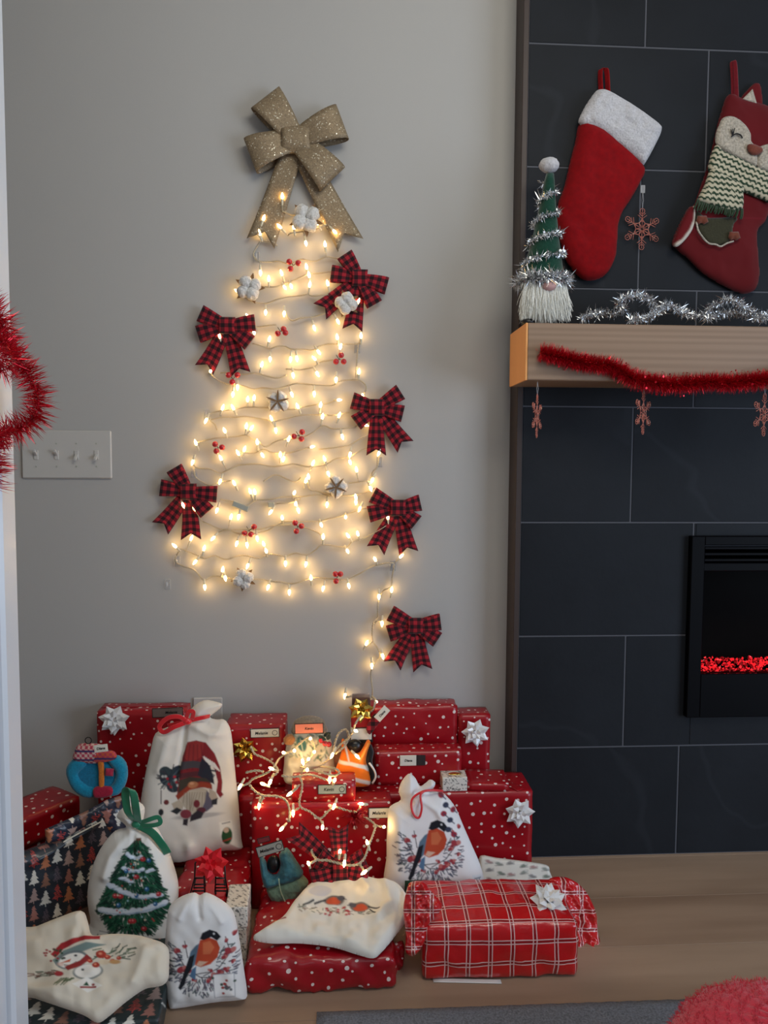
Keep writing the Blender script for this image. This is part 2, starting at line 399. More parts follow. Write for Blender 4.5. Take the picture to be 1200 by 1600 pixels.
# ================================================================== the setting
def struct(name, V, F_, m, label=None, **k):
    o = obj(name, V, F_, m, kind='structure', smooth=False, **k)
    if label: o['label'] = label
    return o
XL = X(817, 500, -.08)                  # left end of the tiled chimney breast
TF = -.08                               # its face
struct('wall_back', *boxm(-1.7, XL+.02, 0, .1, 0, 2.62), WALL, 'pale grey painted wall behind the light tree')
struct('wall_left', *boxm(-1.8, -1.7, -4.2, .1, 0, 2.62), WALL)
struct('ceiling', *boxm(-1.8, 3.4, -4.2, .1, 2.62, 2.7), mat('ceiling_paint', (226, 226, 222), .9))
# floor of oak planks
GAPM = mat('dark_plank_gap', (130, 108, 90), .9)
fl_ = struct('floor', *boxm(-1.8, 3.4, -4.2, .1, -.03, -.004), GAPM, 'light brown oak plank floor')
OAK = [m_wood('oak_plank_%d' % k, c, d, 'X', .8, .42) for k, (c, d) in enumerate([((172, 145, 122), (146, 120, 99)), ((170, 142, 119), (144, 117, 96)), ((174, 147, 124), (149, 123, 102))])]
py_ = .1; row = 0
while py_ > -2.0:
    x = -1.8+(-.2, -.7, -.05, -.5)[row % 4]
    while x < 2.4:
        x2 = x+4.0
        a, b = max(x, -1.8), min(x2, 2.4)
        if b-a > .05:
            V, F_ = bevbox(a+.0004, b-.0004, py_-.19+.0004, py_-.0004, -.02, 0, .0006)
            obj('plank', V, F_, OAK[(row*2+int((x+3)*3)) % 3], fl_, smooth=False)
        x = x2
    py_ -= .19; row += 1
obj('plank_far_field', *boxm(-1.8, 3.4, -4.2, py_, -.02, 0), OAK[0], fl_, smooth=False)['kind'] = 'stuff'
# chimney breast with slate tiles
GROUT = mat('grey_grout', (84, 85, 91), .9)
FX0, FZ1, FZ0 = X(1077, 980, -.1), Zc(1120, 838, -.1), Zc(1120, 1121, -.1); FX1 = FX0+.72
ch = obj('wall_chimney', *cat_([boxm(XL+.004, FX0+.03, TF+.0012, .1, 0, 2.62), boxm(FX1-.03, 2.6, TF+.0012, .1, 0, 2.62),
     boxm(FX0+.03, FX1-.03, TF+.0012, .1, FZ1-.03, 2.62), boxm(FX0+.03, FX1-.03, TF+.0012, .1, 0, FZ0+.03)]), GROUT, smooth=False, kind='structure', label='chimney breast clad in dark slate tiles')
SL = [m_slate(k) for k in range(5)]
TH = .305; je, jo = X(1064, 1250, TF), X(980, 1000, TF); k = 0
for row in range(9):
    z0, z1 = row*TH+.0019, (row+1)*TH-.0019
    if row == 8: z1 = 2.62
    first = [je-.01, jo-.004, je+.012, jo+.0, je, jo+.004, je+.012, jo+.006, je][row]
    xs = [XL+.003]+[first+.61*i for i in range(4) if first+.61*i < 2.6]+[2.6]
    for a, b in zip(xs, xs[1:]):
        a2, b2 = a+.0019, b-.0019
        rects = [(a2, b2, z0, z1)]
        cut = []
        for (p, q, r, s) in rects:                # cut out the fireplace opening
            c0, c1, c2, c3 = FX0+.02, FX1-.02, FZ0+.02, FZ1-.02
            if q <= c0 or p >= c1 or s <= c2 or r >= c3: cut.append((p, q, r, s)); continue
            if p < c0: cut.append((p, c0, r, s))
            if q > c1: cut.append((c1, q, r, s))
            if s > c3: cut.append((max(p, c0), min(q, c1), c3, s))
            if r < c2: cut.append((max(p, c0), min(q, c1), r, c2))
        if not cut: continue
        mm = SL[k % 5]; k += 1
        V, F_ = cat_([bevbox(p, q, TF, TF+.012, r, s, .0012) for (p, q, r, s) in cut])
        obj('tile', V, F_, mm, ch, smooth=False)
struct('trim_1', *bevbox(XL-.012, XL+.003, TF-.003, 0, 0, 2.62, .0015), mat('dark_brown_edge_trim', (62, 50, 46), .5, spec=.4), 'dark brown edge trim between wall and slate')
# white door casing on the left, near the camera
cx = X(26, 800, -.74); DC = m_white('white_casing_paint', (216, 220, 226), .38)
struct('trim_2', *cat_([bevbox(cx-.40, cx-.012, -1.02, -.80, 0, 2.62, .003), bevbox(cx-.40, cx, -.80, -.74, 0, 2.62, .006)]), DC, 'white door casing at the left edge')

# ------------------------------------------------------------------ mantel and fireplace
MY, MX0 = -.25, X(822, 550, -.25)
mz1, mz0 = Zc(1000, 507, MY), Zc(1000, 596, MY)
ME = m_wood('mantel_end_oak_painted_glow', (242, 172, 104), (224, 152, 88), 'Z', .7, .5); MF = m_wood('mantel_face_oak', (153, 127, 105), (139, 114, 93), 'F', 1.2, .5, .3)  # end oak colour raised to bright orange, painting in the fairy light glow
mt = thing('mantel_shelf', 'light oak box beam mantel shelf on the dark slate', 'mantel', (MX0+.7, (MY+TF)/2, mz0))
obj('beam', *bevbox(MX0+.003, 2.1, MY, TF, mz0, mz1, .0025), MF, mt, smooth=False)
obj('end_cap', *bevbox(MX0-.001, MX0+.004, MY+.001, TF, mz0, mz1, .0008), ME, mt, smooth=False, label='oak end board with fairy light glow painted in')

BLK = mat('black_fireplace_steel', (5, 5, 8), .5, spec=.08); BLK2 = mat('black_fireplace_inside', (4, 3, 4), .9, spec=.02)
fp = thing('electric_fireplace', 'black electric fireplace insert with glowing red ember bed', 'fireplace', ((FX0+FX1)/2, TF, FZ0))
wy0, wy1 = Zc(1120, 1053, -.1), Zc(1120, 893, -.1); wx0 = X(1098, 980, -.1)
vz0, vz1 = Zc(1120, 880, -.1), Zc(1120, 852, -.1)
YF = TF-.02; WX1 = FX1-(wx0-FX0)
obj('surround', *cat_([bevbox(FX0, wx0, YF, TF+.02, FZ0, FZ1, .002), bevbox(WX1, FX1, YF, TF+.02, FZ0, FZ1, .002),
    bevbox(wx0-.001, WX1+.001, YF, TF+.02, FZ0, wy0, .002), bevbox(wx0-.001, WX1+.001, YF, TF+.02, vz1, FZ1, .002),
    bevbox(wx0-.001, WX1+.001, YF+.004, TF+.02, wy1, vz0, .002)]), BLK, fp, smooth=False)
for i in range(3):
    z = vz0+(vz1-vz0)*(i+.5)/3
    obj('louvre', *bevbox(wx0, WX1, YF+.002, YF+.018, z-.0035, z+.0035, .001), BLK, fp, smooth=False)
obj('firebox', *cat_([boxm(wx0-.01, WX1+.01, .07, .08, FZ0+.05, FZ1-.035), boxm(wx0-.02, wx0, TF+.02, .08, FZ0+.05, FZ1-.035), boxm(WX1, WX1+.02, TF+.02, .08, FZ0+.05, FZ1-.035),
    boxm(wx0-.01, WX1+.01, TF+.02, .08, FZ1-.045, FZ1-.035), boxm(wx0-.01, WX1+.01, TF, .08, wy0-.03, wy0-.012)]), BLK2, fp, smooth=False)
EMB = mat('glowing_red_ember_glass', (1.0, .02, .03), .25, emit=.95, raw=True)
EMBD = mat('dull_red_ember_glass', (.45, .01, .015), .2, emit=.3, raw=True)
def nugget(c, s, rg):
    V = []
    for a in range(6):
        v = [(1, 0, 0), (-1, 0, 0), (0, 1, 0), (0, -1, 0), (0, 0, 1), (0, 0, -1)][a]
        V.append(np.array(c)+s*np.array(v)*rg.uniform(.5, 1.1)+rg.uniform(-.3, .3, 3)*s)
    return V, [[0, 2, 4], [2, 1, 4], [1, 3, 4], [3, 0, 4], [2, 0, 5], [1, 2, 5], [3, 1, 5], [0, 3, 5]]
A_, Bn = [], []
for i in range(1100):
    x = RNG.uniform(wx0+.002, WX1-.002); y = RNG.uniform(TF-.005, .0); hh = (y-TF)/.08
    z = wy0-.008+hh*.022+RNG.uniform(0, .008)
    (A_ if RNG.random() < .62 else Bn).append(nugget((x, y, z), RNG.uniform(.003, .006), RNG))
obj('ember_crystals', *cat_(A_), EMB, fp, smooth=False, kind='stuff'); obj('dim_crystals', *cat_(Bn), EMBD, fp, smooth=False, kind='stuff')
GL = mat('smoked_fireplace_glass', (4, 2, 2), .2, alpha=.15, spec=.02)
obj('glass_pane', *boxm(wx0, WX1, YF+.003, YF+.005, wy0, wy1), GL, fp, smooth=False)
# flame-screen warmth at the back
FLM = mat('dim_flame_screen', (.9, .26, .07), .9, spec=0.0, raw=True); v_ = coords(FLM)
s_ = nd(FLM, 'ShaderNodeSeparateXYZ'); lk(FLM, v_, s_.inputs[0])
fn = mth(FLM, 'MULTIPLY', mth(FLM, 'POWER', noise(FLM, v_, 7, 3), 2.0), mth(FLM, 'MAXIMUM', mth(FLM, 'SUBTRACT', 1.0, mth(FLM, 'MULTIPLY', s_.outputs[2], 8.0)), 0.0))
lk(FLM, mth(FLM, 'MULTIPLY', fn, .7), B(FLM).inputs['Emission Strength']); B(FLM).inputs['Emission Color'].default_value = (1, .25, .06, 1); B(FLM).inputs['Base Color'].default_value = (.01, .01, .01, 1)
o = obj('flame_screen', *boxm(wx0, WX1, .055, .06, wy0, wy1), FLM, fp, smooth=False)

# ------------------------------------------------------------------ switch plate and socket
def plate(name, x0, x1, z0, z1, lab, c_):
    t = thing(name, lab, c_, ((x0+x1)/2, 0, z0))
    obj('plate', *bevbox(x0, x1, -.007, 0, z0, z1, .003), PLM, t, smooth=False); return t
PLM = m_white('ivory_switch_plastic', (196, 192, 186), .35)
a0, a1 = at(34, 672, 0), at(176, 748, 0); sx0, sx1, sz1, sz0 = a0[0], a1[0], a0[2], a1[2]
sw = plate('light_switch', sx0, sx1, sz0, sz1, 'white four gang toggle light switch plate on the wall', 'switch')
for i, px in enumerate((58, 90, 121, 152)):
    x = X(px, 711, 0); z = Zc(px, 711, 0); up = i < 2
    obj('toggle_slot', *bevbox(x-.0055, x+.0055, -.009, -.006, z-.012, z+.012, .0008), PLM, sw, smooth=False)
    V, F_ = bevbox(x-.0035, x+.0035, -.021, -.007, z-.004, z+.004, .001)
    V[:, 2] += (-(V[:, 1]+.007))*(.8 if up else -.8)
    obj('toggle', V, F_, PLM, sw, smooth=False)
    for s in (1, -1):
        zz = z+s*.030; a = np.linspace(0, 2*math.pi, 9)[:-1]
        V = np.array([(x+.0022*math.cos(t), yy, zz+.0022*math.sin(t)) for yy in (-.0082, -.0068) for t in a])
        obj('screw', V, [list(range(8))[::-1]]+[[j, (j+1) % 8, 8+(j+1) % 8, 8+j] for j in range(8)], GREY, sw, smooth=False)
ox0, ox1, oz1, oz0 = X(302, 1100, 0), X(348, 1100, 0), Zc(325, 1089, 0), Zc(325, 1170, 0)
ou = plate('wall_socket', ox0, ox1, oz0, oz1, 'white wall socket plate behind the gnome print bag', 'socket')
for s in (.3, .7): obj('receptacle', *bevbox((ox0+ox1)/2-.015, (ox0+ox1)/2+.015, -.010, -.006, oz0+(oz1-oz0)*s-.012, oz0+(oz1-oz0)*s+.012, .003), PLM, ou, smooth=False)

# ------------------------------------------------------------------ rug and fuzzy cushion
RUG = m_fabric('grey_woven_rug', (136, 141, 152), .95, 240, .8, .1, .004, .35)
p0, p1 = flo(495, 1583), flo(1100, 1562)
dv = (p1-p0); dv /= np.linalg.norm(dv); nv_ = np.array([dv[1], -dv[0], 0])
W_, H_ = 2.0, 1.3; nx, ny = 100, 60; V = []
for j in range(ny+1):
    for i in range(nx+1):
        p = p0+dv*W_*i/nx+nv_*H_*j/ny; ed = min(i, nx-i, j*1.3, (ny-j)*1.3)
        V.append((p[0], p[1], .0075*min(1, .35+ed*.5)+.0008*math.sin(i*3.1)*math.cos(j*2.7)))
n0 = len(V); F_ = [[j*(nx+1)+i+1, j*(nx+1)+i, (j+1)*(nx+1)+i, (j+1)*(nx+1)+i+1] for j in range(ny) for i in range(nx)]
ring = [i for i in range(nx+1)]+[(j)*(nx+1)+nx for j in range(1, ny+1)]+[ny*(nx+1)+i for i in range(nx-1, -1, -1)]+[j*(nx+1) for j in range(ny-1, 0, -1)]
V += [(V[i][0], V[i][1], 0) for i in ring]; F_ += [[ring[a], ring[(a+1) % len(ring)], n0+(a+1) % len(ring), n0+a] for a in range(len(ring))]
tag(obj('floor_rug', V, F_, RUG), 'flat grey woven rug on the oak floor', 'rug')

FZ = m_fabric('coral_red_plush', (240, 62, 84), .9, 200, .6, .5, .003, .12)
def fuzz(name, pts, nrm, n, ln, wd, m, parent, droop=.3, kind='stuff', seed=3):
    rg = np.random.default_rng(seed); V = []; F_ = []
    idx = rg.integers(0, len(pts), n)
    for i in idx:
        p = pts[i]+rg.uniform(-.004, .004, 3); d = nrm[i]+rg.normal(0, .45, 3)+np.array([0, 0, -droop]); d /= np.linalg.norm(d); l = ln*rg.uniform(.5, 1.2)
        s = np.cross(d, rg.normal(0, 1, 3)); s /= np.linalg.norm(s)+1e-9
        b = len(V); V += [p-s*wd, p+s*wd, p+d*l*.6+s*wd*.6, p+d*l]; F_ += [[b, b+1, b+2], [b, b+2, b+3]]
    return obj(name, V, F_, m, parent, smooth=False, kind=kind)
c = flo(1178, 1700, .10); c = np.array([c[0]+.062, c[1]-.0, 0]); 
V = []; N_ = []; nu, nw = 64, 28
RA, RB, RH = .19, .17, .098
def ptc(u, v):
    q = np.array([math.copysign(abs(math.cos(v))**.8, math.cos(v))*math.cos(u), math.copysign(abs(math.cos(v))**.8, math.cos(v))*math.sin(u), math.copysign(abs(math.sin(v))**.8, math.sin(v))])
    return q*np.array([RA, RB, RH])
for j in range(nw+1):
    for i in range(nu): 
        u = 2*math.pi*i/nu; v = -math.pi/2+math.pi*j/nw; p = ptc(u, v); n = p/np.array([RA, RB, RH])**2; n /= np.linalg.norm(n)+1e-9
        p = p+n*.004*math.sin(i*1.7+j)*math.cos(j*2.1); V.append(p+c+np.array([0, 0, RH+.008])); N_.append(n)
F_ = [[j*nu+i, j*nu+(i+1) % nu, (j+1)*nu+(i+1) % nu, (j+1)*nu+i] for j in range(nw) for i in range(nu)]
cu = thing('floor_cushion', 'fuzzy coral red plush cushion on the grey rug', 'cushion', (c[0], c[1], .008))
obj('cover', V, F_, FZ, cu)
V = np.array(V); N_ = np.array(N_); mm_ = V[:, 2] > .05
fuzz('pile', V[mm_], N_[mm_], 26000, .006, .0006, FZ, cu, .1)

# ================================================================== decorations on the wall
# ---- shared bow pieces: local frame X right, Z up, -Y towards the room; each piece points along +X
def loop_mesh(L, w0, w1, m, name, depth=.018):
    s = np.array([0, .25, .5, .75, .93, 1.0, 1.0, .93, .75, .5, .25, 0])*L
    y = -np.array([.10, .08, .05, .05, .15, .35, .65, .85, 1.0, .95, .75, .45])*depth
    P = np.stack([s, y, np.zeros(12)], 1); k = s/L; W = (w0+(w1-w0)*k)/2
    Q = smoothpath(P, 4); kk = Q[:, 0]/L; Wq = (w0+(w1-w0)*np.clip(kk, 0, 1)**.8)/2
    V, F_, uv = ribbonm(Q, Wq, np.array([0, 0, 1.0])); return meshdata(name, V, F_, m, uv)
def tail_mesh(L, w0, w1, m, name, notch=.014):
    s = np.linspace(0, L, 22); P = np.stack([s, -.006-.004*np.sin(s/L*7), np.zeros(22)], 1)
    V, F_, uv = ribbonm(P, (w0+(w1-w0)*s/L)/2, np.array([0, 0, 1.0]), endcut=notch); return meshdata(name, V, F_, m, uv)
def knot_mesh(w, h, d, m, name):
    a = np.linspace(0, 2*math.pi, 25); P = np.stack([np.zeros(25), -d/2-d*.55*np.sin(a), h/2*np.cos(a)], 1)
    V, F_, uv = ribbonm(P, w/2*(1+.12*np.abs(np.cos(a))), np.array([1.0, 0, 0])); return meshdata(name, V, F_, m, uv)
PM = 1/583.0                              # metres per photo pixel on the wall
def rotY(deg): return Matrix.Rotation(-R(deg), 4, 'Y')
def make_bow(name, label, cat, knot, Yw, angs, lens, ms, group=None, scale=1.0, base=None):
    p = at(*knot, Yw) if base is None else base
    t = thing(name, label, cat, (p[0], p[1], p[2]), group)
    lm, tm, km = ms
    order = [('loop', angs[0], lens[0], .002), ('loop', angs[1], lens[1], 0.0), ('loop', angs[2], lens[2], .002), ('loop', angs[3], lens[3], 0.0)]
    for nm, a, l, dy in order:
        inst(nm, lm, t, Matrix.Translation((0, -dy, 0)) @ rotY(a) @ Matrix.Diagonal((l*scale, scale, scale, 1)))
    for a, l in zip(angs[4:], lens[4:]):
        inst('tail', tm, t, Matrix.Translation((0, -.001, 0)) @ rotY(a) @ Matrix.Diagonal((l*scale, scale, scale, 1)))
    inst('knot', km, t, Matrix.Translation((0, -.006*scale, 0)) @ Matrix.Scale(scale, 4)); return t
bl = loop_mesh(44*PM, 13*PM, 26*PM, BUFF, 'check_loop'); bt = tail_mesh(76*PM, 17*PM, 31*PM, BUFF, 'check_tail', .017); bk = knot_mesh(22*PM, 25*PM, .016, BUFF, 'check_knot')
BOWS = [((356, 510), (156, 197, 6, -37, 242, -75), (1, 1.05, .95, .95, 1, 1), 'high plaid bow on the left edge of the light tree'),
        ((562, 436), (124, 172, -15, -60, 220, -98), (.95, 1, .97, 1.02, 1.05, 1.05), 'tilted plaid bow nearest the glitter bow, cotton boll on its tail'),
        ((588, 637), (165, 217, 33, -13, -90, -53), (.88, .9, 1, .95, .98, 1), 'plaid bow at mid height on the right edge of the light tree'),
        ((296, 768), (121, 172, -5, -49, 232, -88), (.95, .98, .97, .95, .95, .98), 'plaid bow on the lower left edge of the light tree'),
        ((621, 793), (153, 193, 13, -38, 243, -76), (1, 1.05, .82, .85, 1, .98), 'plaid bow on the lower right edge of the tree with bulb at its knot'),
        ((648, 976), (153, 197, 8, -33, 241, -80), (1, 1, .92, .97, .98, .98), 'lowest plaid bow, beside the hanging wire above the gifts')]
for kn, an, le, lab in BOWS: make_bow('plaid_bow', lab, 'bow', kn, -.012, an, le, (bl, bt, bk), 'buffalo plaid bows around the light tree')
gl_ = loop_mesh(72*PM, 26*PM, 52*PM, GLIT, 'glitter_loop', .04); gt_ = tail_mesh(165*PM, 30*PM, 44*PM, GLIT, 'glitter_tail', .034); gk_ = knot_mesh(40*PM, 42*PM, .03, GLIT, 'glitter_knot')
make_bow('glitter_bow', 'large champagne glitter bow topping the light tree on the wall', 'bow', (463, 223), -.012, (128, 201, 21, -46, 250.5, -61.5), (1.02, 1.0, 1.03, 1.08, .98, 1.05), (gl_, gt_, gk_))

# ---- light string on the wall, traced as one run of wire with side loops
WROWS = [
 [(441, 331), (455, 336), (470, 334), (485, 338), (497, 331), (506, 326)],
 [(450, 368), (457, 365), (479, 361), (500, 357), (512, 351)],
 [(404, 368), (412, 376), (424, 379), (433, 384)],
 [(407, 378), (396, 396), (404, 409), (420, 409), (435, 409), (450, 412), (470, 406), (482, 408), (497, 407), (510, 402), (522, 403), (532, 405)],
 [(408, 447), (430, 449), (445, 443), (465, 436), (485, 428), (500, 427), (522, 425)],
 [(382, 463), (392, 471), (415, 474), (435, 468), (455, 463), (474, 462), (482, 460), (490, 463), (510, 461), (522, 459)],
 [(446, 490), (456, 501), (470, 498), (490, 495), (505, 491), (522, 490)],
 [(396, 512), (410, 510), (432, 508)],
 [(395, 537), (410, 541), (422, 545), (432, 542), (445, 541), (455, 546), (475, 546), (490, 547), (500, 541), (512, 538), (540, 538), (560, 537), (563, 529)],
 [(560, 537), (558, 560), (556, 590)],
 [(345, 583), (360, 582), (382, 585), (400, 583), (415, 587), (434, 591), (448, 586)],
 [(447, 577), (465, 578), (480, 576), (490, 574), (500, 566), (520, 563)],
 [(329, 583), (337, 592), (355, 600), (380, 603), (395, 608), (410, 606), (430, 608), (445, 604), (460, 600), (470, 599), (485, 601), (500, 602), (520, 602), (530, 596), (545, 594), (560, 594), (570, 600), (572, 609), (566, 619)],
 [(324, 655), (330, 646), (345, 642), (365, 640), (386, 636), (410, 637), (430, 637), (455, 640), (470, 637), (490, 633), (510, 631), (525, 625)],
 [(330, 656), (350, 652), (368, 652), (385, 651), (410, 655), (430, 658), (445, 655), (465, 650), (485, 648), (500, 648), (520, 649), (545, 644)],
 [(324, 655), (335, 662), (340, 672)],
 [(305, 692), (325, 687), (345, 684), (370, 682), (384, 680), (395, 686), (405, 690), (415, 698), (430, 690), (447, 686), (470, 684), (487, 677), (505, 665), (520, 670), (550, 668), (562, 661)],
 [(372, 705), (395, 708), (412, 702), (425, 707), (450, 708), (470, 703), (483, 699)],
 [(498, 702), (520, 700), (545, 696), (560, 687), (575, 680)],
 [(301, 722), (308, 731), (330, 733), (343, 739), (355, 735), (370, 728), (380, 726), (405, 725), (425, 729), (445, 727), (460, 725), (480, 729), (500, 728), (512, 724), (525, 717), (545, 714), (560, 706), (575, 699)],
 [(303, 730), (306, 745), (318, 754), (328, 758), (345, 753), (362, 751)],
 [(412, 752), (430, 742), (450, 749), (462, 753), (470, 746)],
 [(480, 741), (481, 757), (486, 766), (495, 767), (512, 772), (550, 774), (575, 768), (585, 762)],
 [(345, 780), (365, 784), (385, 790), (400, 782), (425, 780), (440, 777), (470, 776), (495, 773), (520, 775)],
 [(432, 787), (455, 785), (470, 779)],
 [(592, 712), (590, 728), (582, 738), (578, 752), (575, 756)],
 [(545, 755), (560, 753), (575, 751)],
 [(317, 815), (330, 820), (345, 827), (357, 827), (368, 832), (385, 836), (405, 832), (420, 828), (432, 820), (445, 815), (470, 815), (500, 814), (515, 810), (535, 806), (560, 797), (575, 793)],
 [(340, 833), (350, 829), (375, 827), (395, 827), (410, 826), (430, 821), (455, 820)],
 [(475, 824), (495, 831), (505, 838)],
 [(290, 860), (300, 864), (320, 872), (335, 868), (352, 874), (370, 869), (385, 868), (405, 872), (420, 866), (440, 868), (448, 869), (462, 864), (480, 867), (492, 860), (505, 851), (540, 855), (550, 846), (565, 843), (585, 832)],
 [(276, 868), (275, 878), (285, 884), (300, 888), (310, 897), (320, 906), (332, 901), (350, 901), (365, 905), (385, 905), (405, 905), (422, 908), (440, 909), (452, 912), (465, 910), (490, 903), (520, 904), (543, 905), (560, 897), (575, 888), (590, 883), (605, 879), (616, 880)],
 [(276, 868), (283, 858), (290, 860)],
 [(616, 881), (613, 900), (611, 916), (600, 922), (592, 936), (590, 955), (590, 966), (583, 973), (582, 1000), (590, 1012), (594, 1025), (586, 1035), (580, 1046), (580, 1060), (582, 1078), (581, 1091)],
 [(583, 973), (591, 970), (597, 974)], [(582, 1002), (577, 1005)],
]
WBULB = [(441,307),(412,341),(406,364),(437,354),(459,355),(496,348),(523,362),(478,380),(508,382),(407,426),(440,427),(479,417),(420,436),(483,430),(445,449),(455,447),(484,445),(512,443),(371,455),(415,488),(444,490),(387,495),(491,512),(528,502),(527,527),(564,525),(421,530),(560,471),(397,519),
 (422,561),(409,570),(454,561),(464,560),(498,550),(491,560),(532,542),(458,586),(496,584),(525,593),(561,581),(329,580),(371,605),(364,616),(387,624),(397,622),(456,616),(491,615),(530,625),(348,637),(364,637),(465,635),(501,633),(322,657),(424,654),(504,651),(530,649),(385,666),(393,669),(351,673),(431,672),(535,682),(451,686),(306,692),(402,691),(488,698),(382,702),(372,708),(410,711),(438,711),(443,717),(345,716),(507,717),(547,710),(547,722),(301,722),(489,724),(557,734),(513,740),(592,708),(344,752),(366,755),(482,745),(478,751),(582,750),(579,763),(460,770),(391,768),(398,769),(511,788),(462,787),(466,797),(556,777),(556,784),(562,795),(423,800),(441,809),(339,797),(361,808),(373,807),(540,808),(606,808),(286,789),(502,820),(505,839),(544,837),(559,834),(299,841),(333,841),(370,849),(386,851),(402,841),(412,850),(416,861),(273,853),(319,857),(305,878),(348,890),(352,903),(387,884),(446,880),(478,881),(543,861),(586,874),(627,869),(486,903),(419,917),(320,917),(452,925),(505,919),(545,915),(612,922),(571,664),(567,620),(343,525),(304,795),
 (592,932),(597,974),(573,1005),(598,1025),(581,1040),(539,1087)]
zz = np.array([[0, .0021], [.002, .0026], [.006, .0034], [.009, .0036], [.012, .0030], [.015, .0018], [.0175, .0004]])
def lathe(P, n=8):
    a = np.linspace(0, 2*math.pi, n, endpoint=False); V = [(r*math.cos(t), r*math.sin(t), z) for z, r in P for t in a]; m = len(P)
    return np.array(V), [[i*n+j, i*n+(j+1) % n, (i+1)*n+(j+1) % n, (i+1)*n+j] for i in range(m-1) for j in range(n)]+[list(range(n))[::-1], [(m-1)*n+j for j in range(n)]]
bulb_me = meshdata('bulb', *lathe(zz, 7), BULB)
sock_me = meshdata('socket', *lathe(np.array([[-.014, .0020], [-.012, .0028], [-.004, .0032], [0, .0034], [.002, .0030]]), 7), SOCK)
def place_bulb(parent, base, tip):
    d = Vector(tip)-Vector(base); 
    if d.length < 1e-5: d = Vector((0, -.2, -1))
    q = d.normalized().to_track_quat('Z', 'Y'); off = Vector(OFF[parent.name])
    M = Matrix.Translation(Vector(base)-off) @ q.to_matrix().to_4x4()
    b = inst('bulb', bulb_me, parent, M); s = inst('socket', sock_me, b, Matrix.Identity(4))
ls = thing('fairy_light_tree', 'warm white fairy light string zigzagged into a tree shape on the wall', 'string lights', (at(450, 800, 0)[0], -.01, .7))
parts = []; nodes = []
for i, row in enumerate(WROWS):
    P = smoothpath(np.array([at(x, y, -.011) for x, y in row]), 5); dz = RNG.uniform(0, 100)
    s = np.arange(len(P)); P[:, 1] += -.003+.004*np.sin(s*.55+dz); parts.append(twisted(P, .0014)); nodes.append(P)
obj('wire', *cat_(parts), WIRE, ls); NW = np.vstack(nodes)
stems = []
for (x, y) in WBULB:
    p = at(x, y, -.020+RNG.uniform(-.004, .004)); d = np.linalg.norm((NW-p)[:, [0, 2]], axis=1); j = int(d.argmin()); q = NW[j]
    dr = p-q; L = np.linalg.norm(dr)
    if L < .012: dr = np.array([RNG.uniform(-.4, .4), -.6, RNG.choice([-1, 1])*.8]); dr[2] = -abs(dr[2]) if RNG.random() < .75 else dr[2]; L = np.linalg.norm(dr)
    if L > .05: dr = np.array([RNG.uniform(-.5, .5), -.25, 1.0 if RNG.random() < .6 else -1]); L = np.linalg.norm(dr)
    u = dr/L; base = p-u*.008
    if base[1] > -.008: base[1] = -.008
    place_bulb(ls, base, base+u)
    if np.linalg.norm(base-u*.013-q) < .05: stems.append(tube(smoothpath([q, (q+base-u*.013)/2+np.array([0, -.002, 0]), base-u*.012], 4), .0011, 5))
obj('bulb_lead', *cat_(stems), WIRE, ls, kind='stuff')
for (x, y), a, w in (((376, 791), -22, 26), ((424, 789), 5, 10)):
    p = at(x, y, -.014); V, F_ = bevbox(-w*PM/2, w*PM/2, -.006, .004, -.008, .008, .002); c_, s_ = math.cos(R(a)), math.sin(R(a))
    V = np.stack([V[:, 0]*c_-V[:, 2]*s_, V[:, 1], V[:, 0]*s_+V[:, 2]*c_], 1)+p; obj('wire_connector', V, F_, GREY, ls, smooth=False)

# ---- cotton bolls, berry sprigs, clear hooks
def ico(c, r, sub=2, sq=(1, 1, 1), seed=0, rough=0.0):
    t = (1+5**.5)/2; V = [(-1, t, 0), (1, t, 0), (-1, -t, 0), (1, -t, 0), (0, -1, t), (0, 1, t), (0, -1, -t), (0, 1, -t), (t, 0, -1), (t, 0, 1), (-t, 0, -1), (-t, 0, 1)]
    F_ = [(0, 11, 5), (0, 5, 1), (0, 1, 7), (0, 7, 10), (0, 10, 11), (1, 5, 9), (5, 11, 4), (11, 10, 2), (10, 7, 6), (7, 1, 8), (3, 9, 4), (3, 4, 2), (3, 2, 6), (3, 6, 8), (3, 8, 9), (4, 9, 5), (2, 4, 11), (6, 2, 10), (8, 6, 7), (9, 8, 1)]
    V = [np.array(v)/np.linalg.norm(v) for v in V]
    for _ in range(sub):
        cache = {}; G = []
        def md(a, b):
            k = (min(a, b), max(a, b))
            if k not in cache: m_ = V[a]+V[b]; cache[k] = len(V); V.append(m_/np.linalg.norm(m_))
            return cache[k]
        for a, b, c2 in F_:
            x_, y_, z_ = md(a, b), md(b, c2), md(c2, a); G += [(a, x_, z_), (b, y_, x_), (c2, z_, y_), (x_, y_, z_)]
        F_ = G
    A = np.array(V); 
    if rough: A = A*(1+rough*(2*vnoise(A[:, 0]*3+5, A[:, 1]*3+A[:, 2]*4+5, seed)-1))[:, None]
    return np.array(c)+A*r*np.array(sq), [list(f) for f in F_]
def leafm(base, d, L, w, up, cup=.25):
    d = np.array(d, float); d /= np.linalg.norm(d); s = np.cross(d, up); s /= np.linalg.norm(s)+1e-9; up = np.cross(s, d)
    V = []; n = 6
    for i in range(n+1):
        t = i/n; ww = w*math.sin(math.pi*min(t*.9+.08, 1))**.8 if i < n else 0.0002; c_ = np.array(base)+d*L*t+up*(cup*L*t*t)
        V += [c_-s*ww+up*ww*.4, c_, c_+s*ww+up*ww*.4]
    F_ = []
    for i in range(n):
        for j in (0, 1): F_.append([i*3+j, i*3+j+1, (i+1)*3+j+1, (i+1)*3+j])
    V2 = [v-up*.0006 for v in V]; m_ = len(V)
    return np.array(V+V2), F_+[[k+m_ for k in f[::-1]] for f in F_]
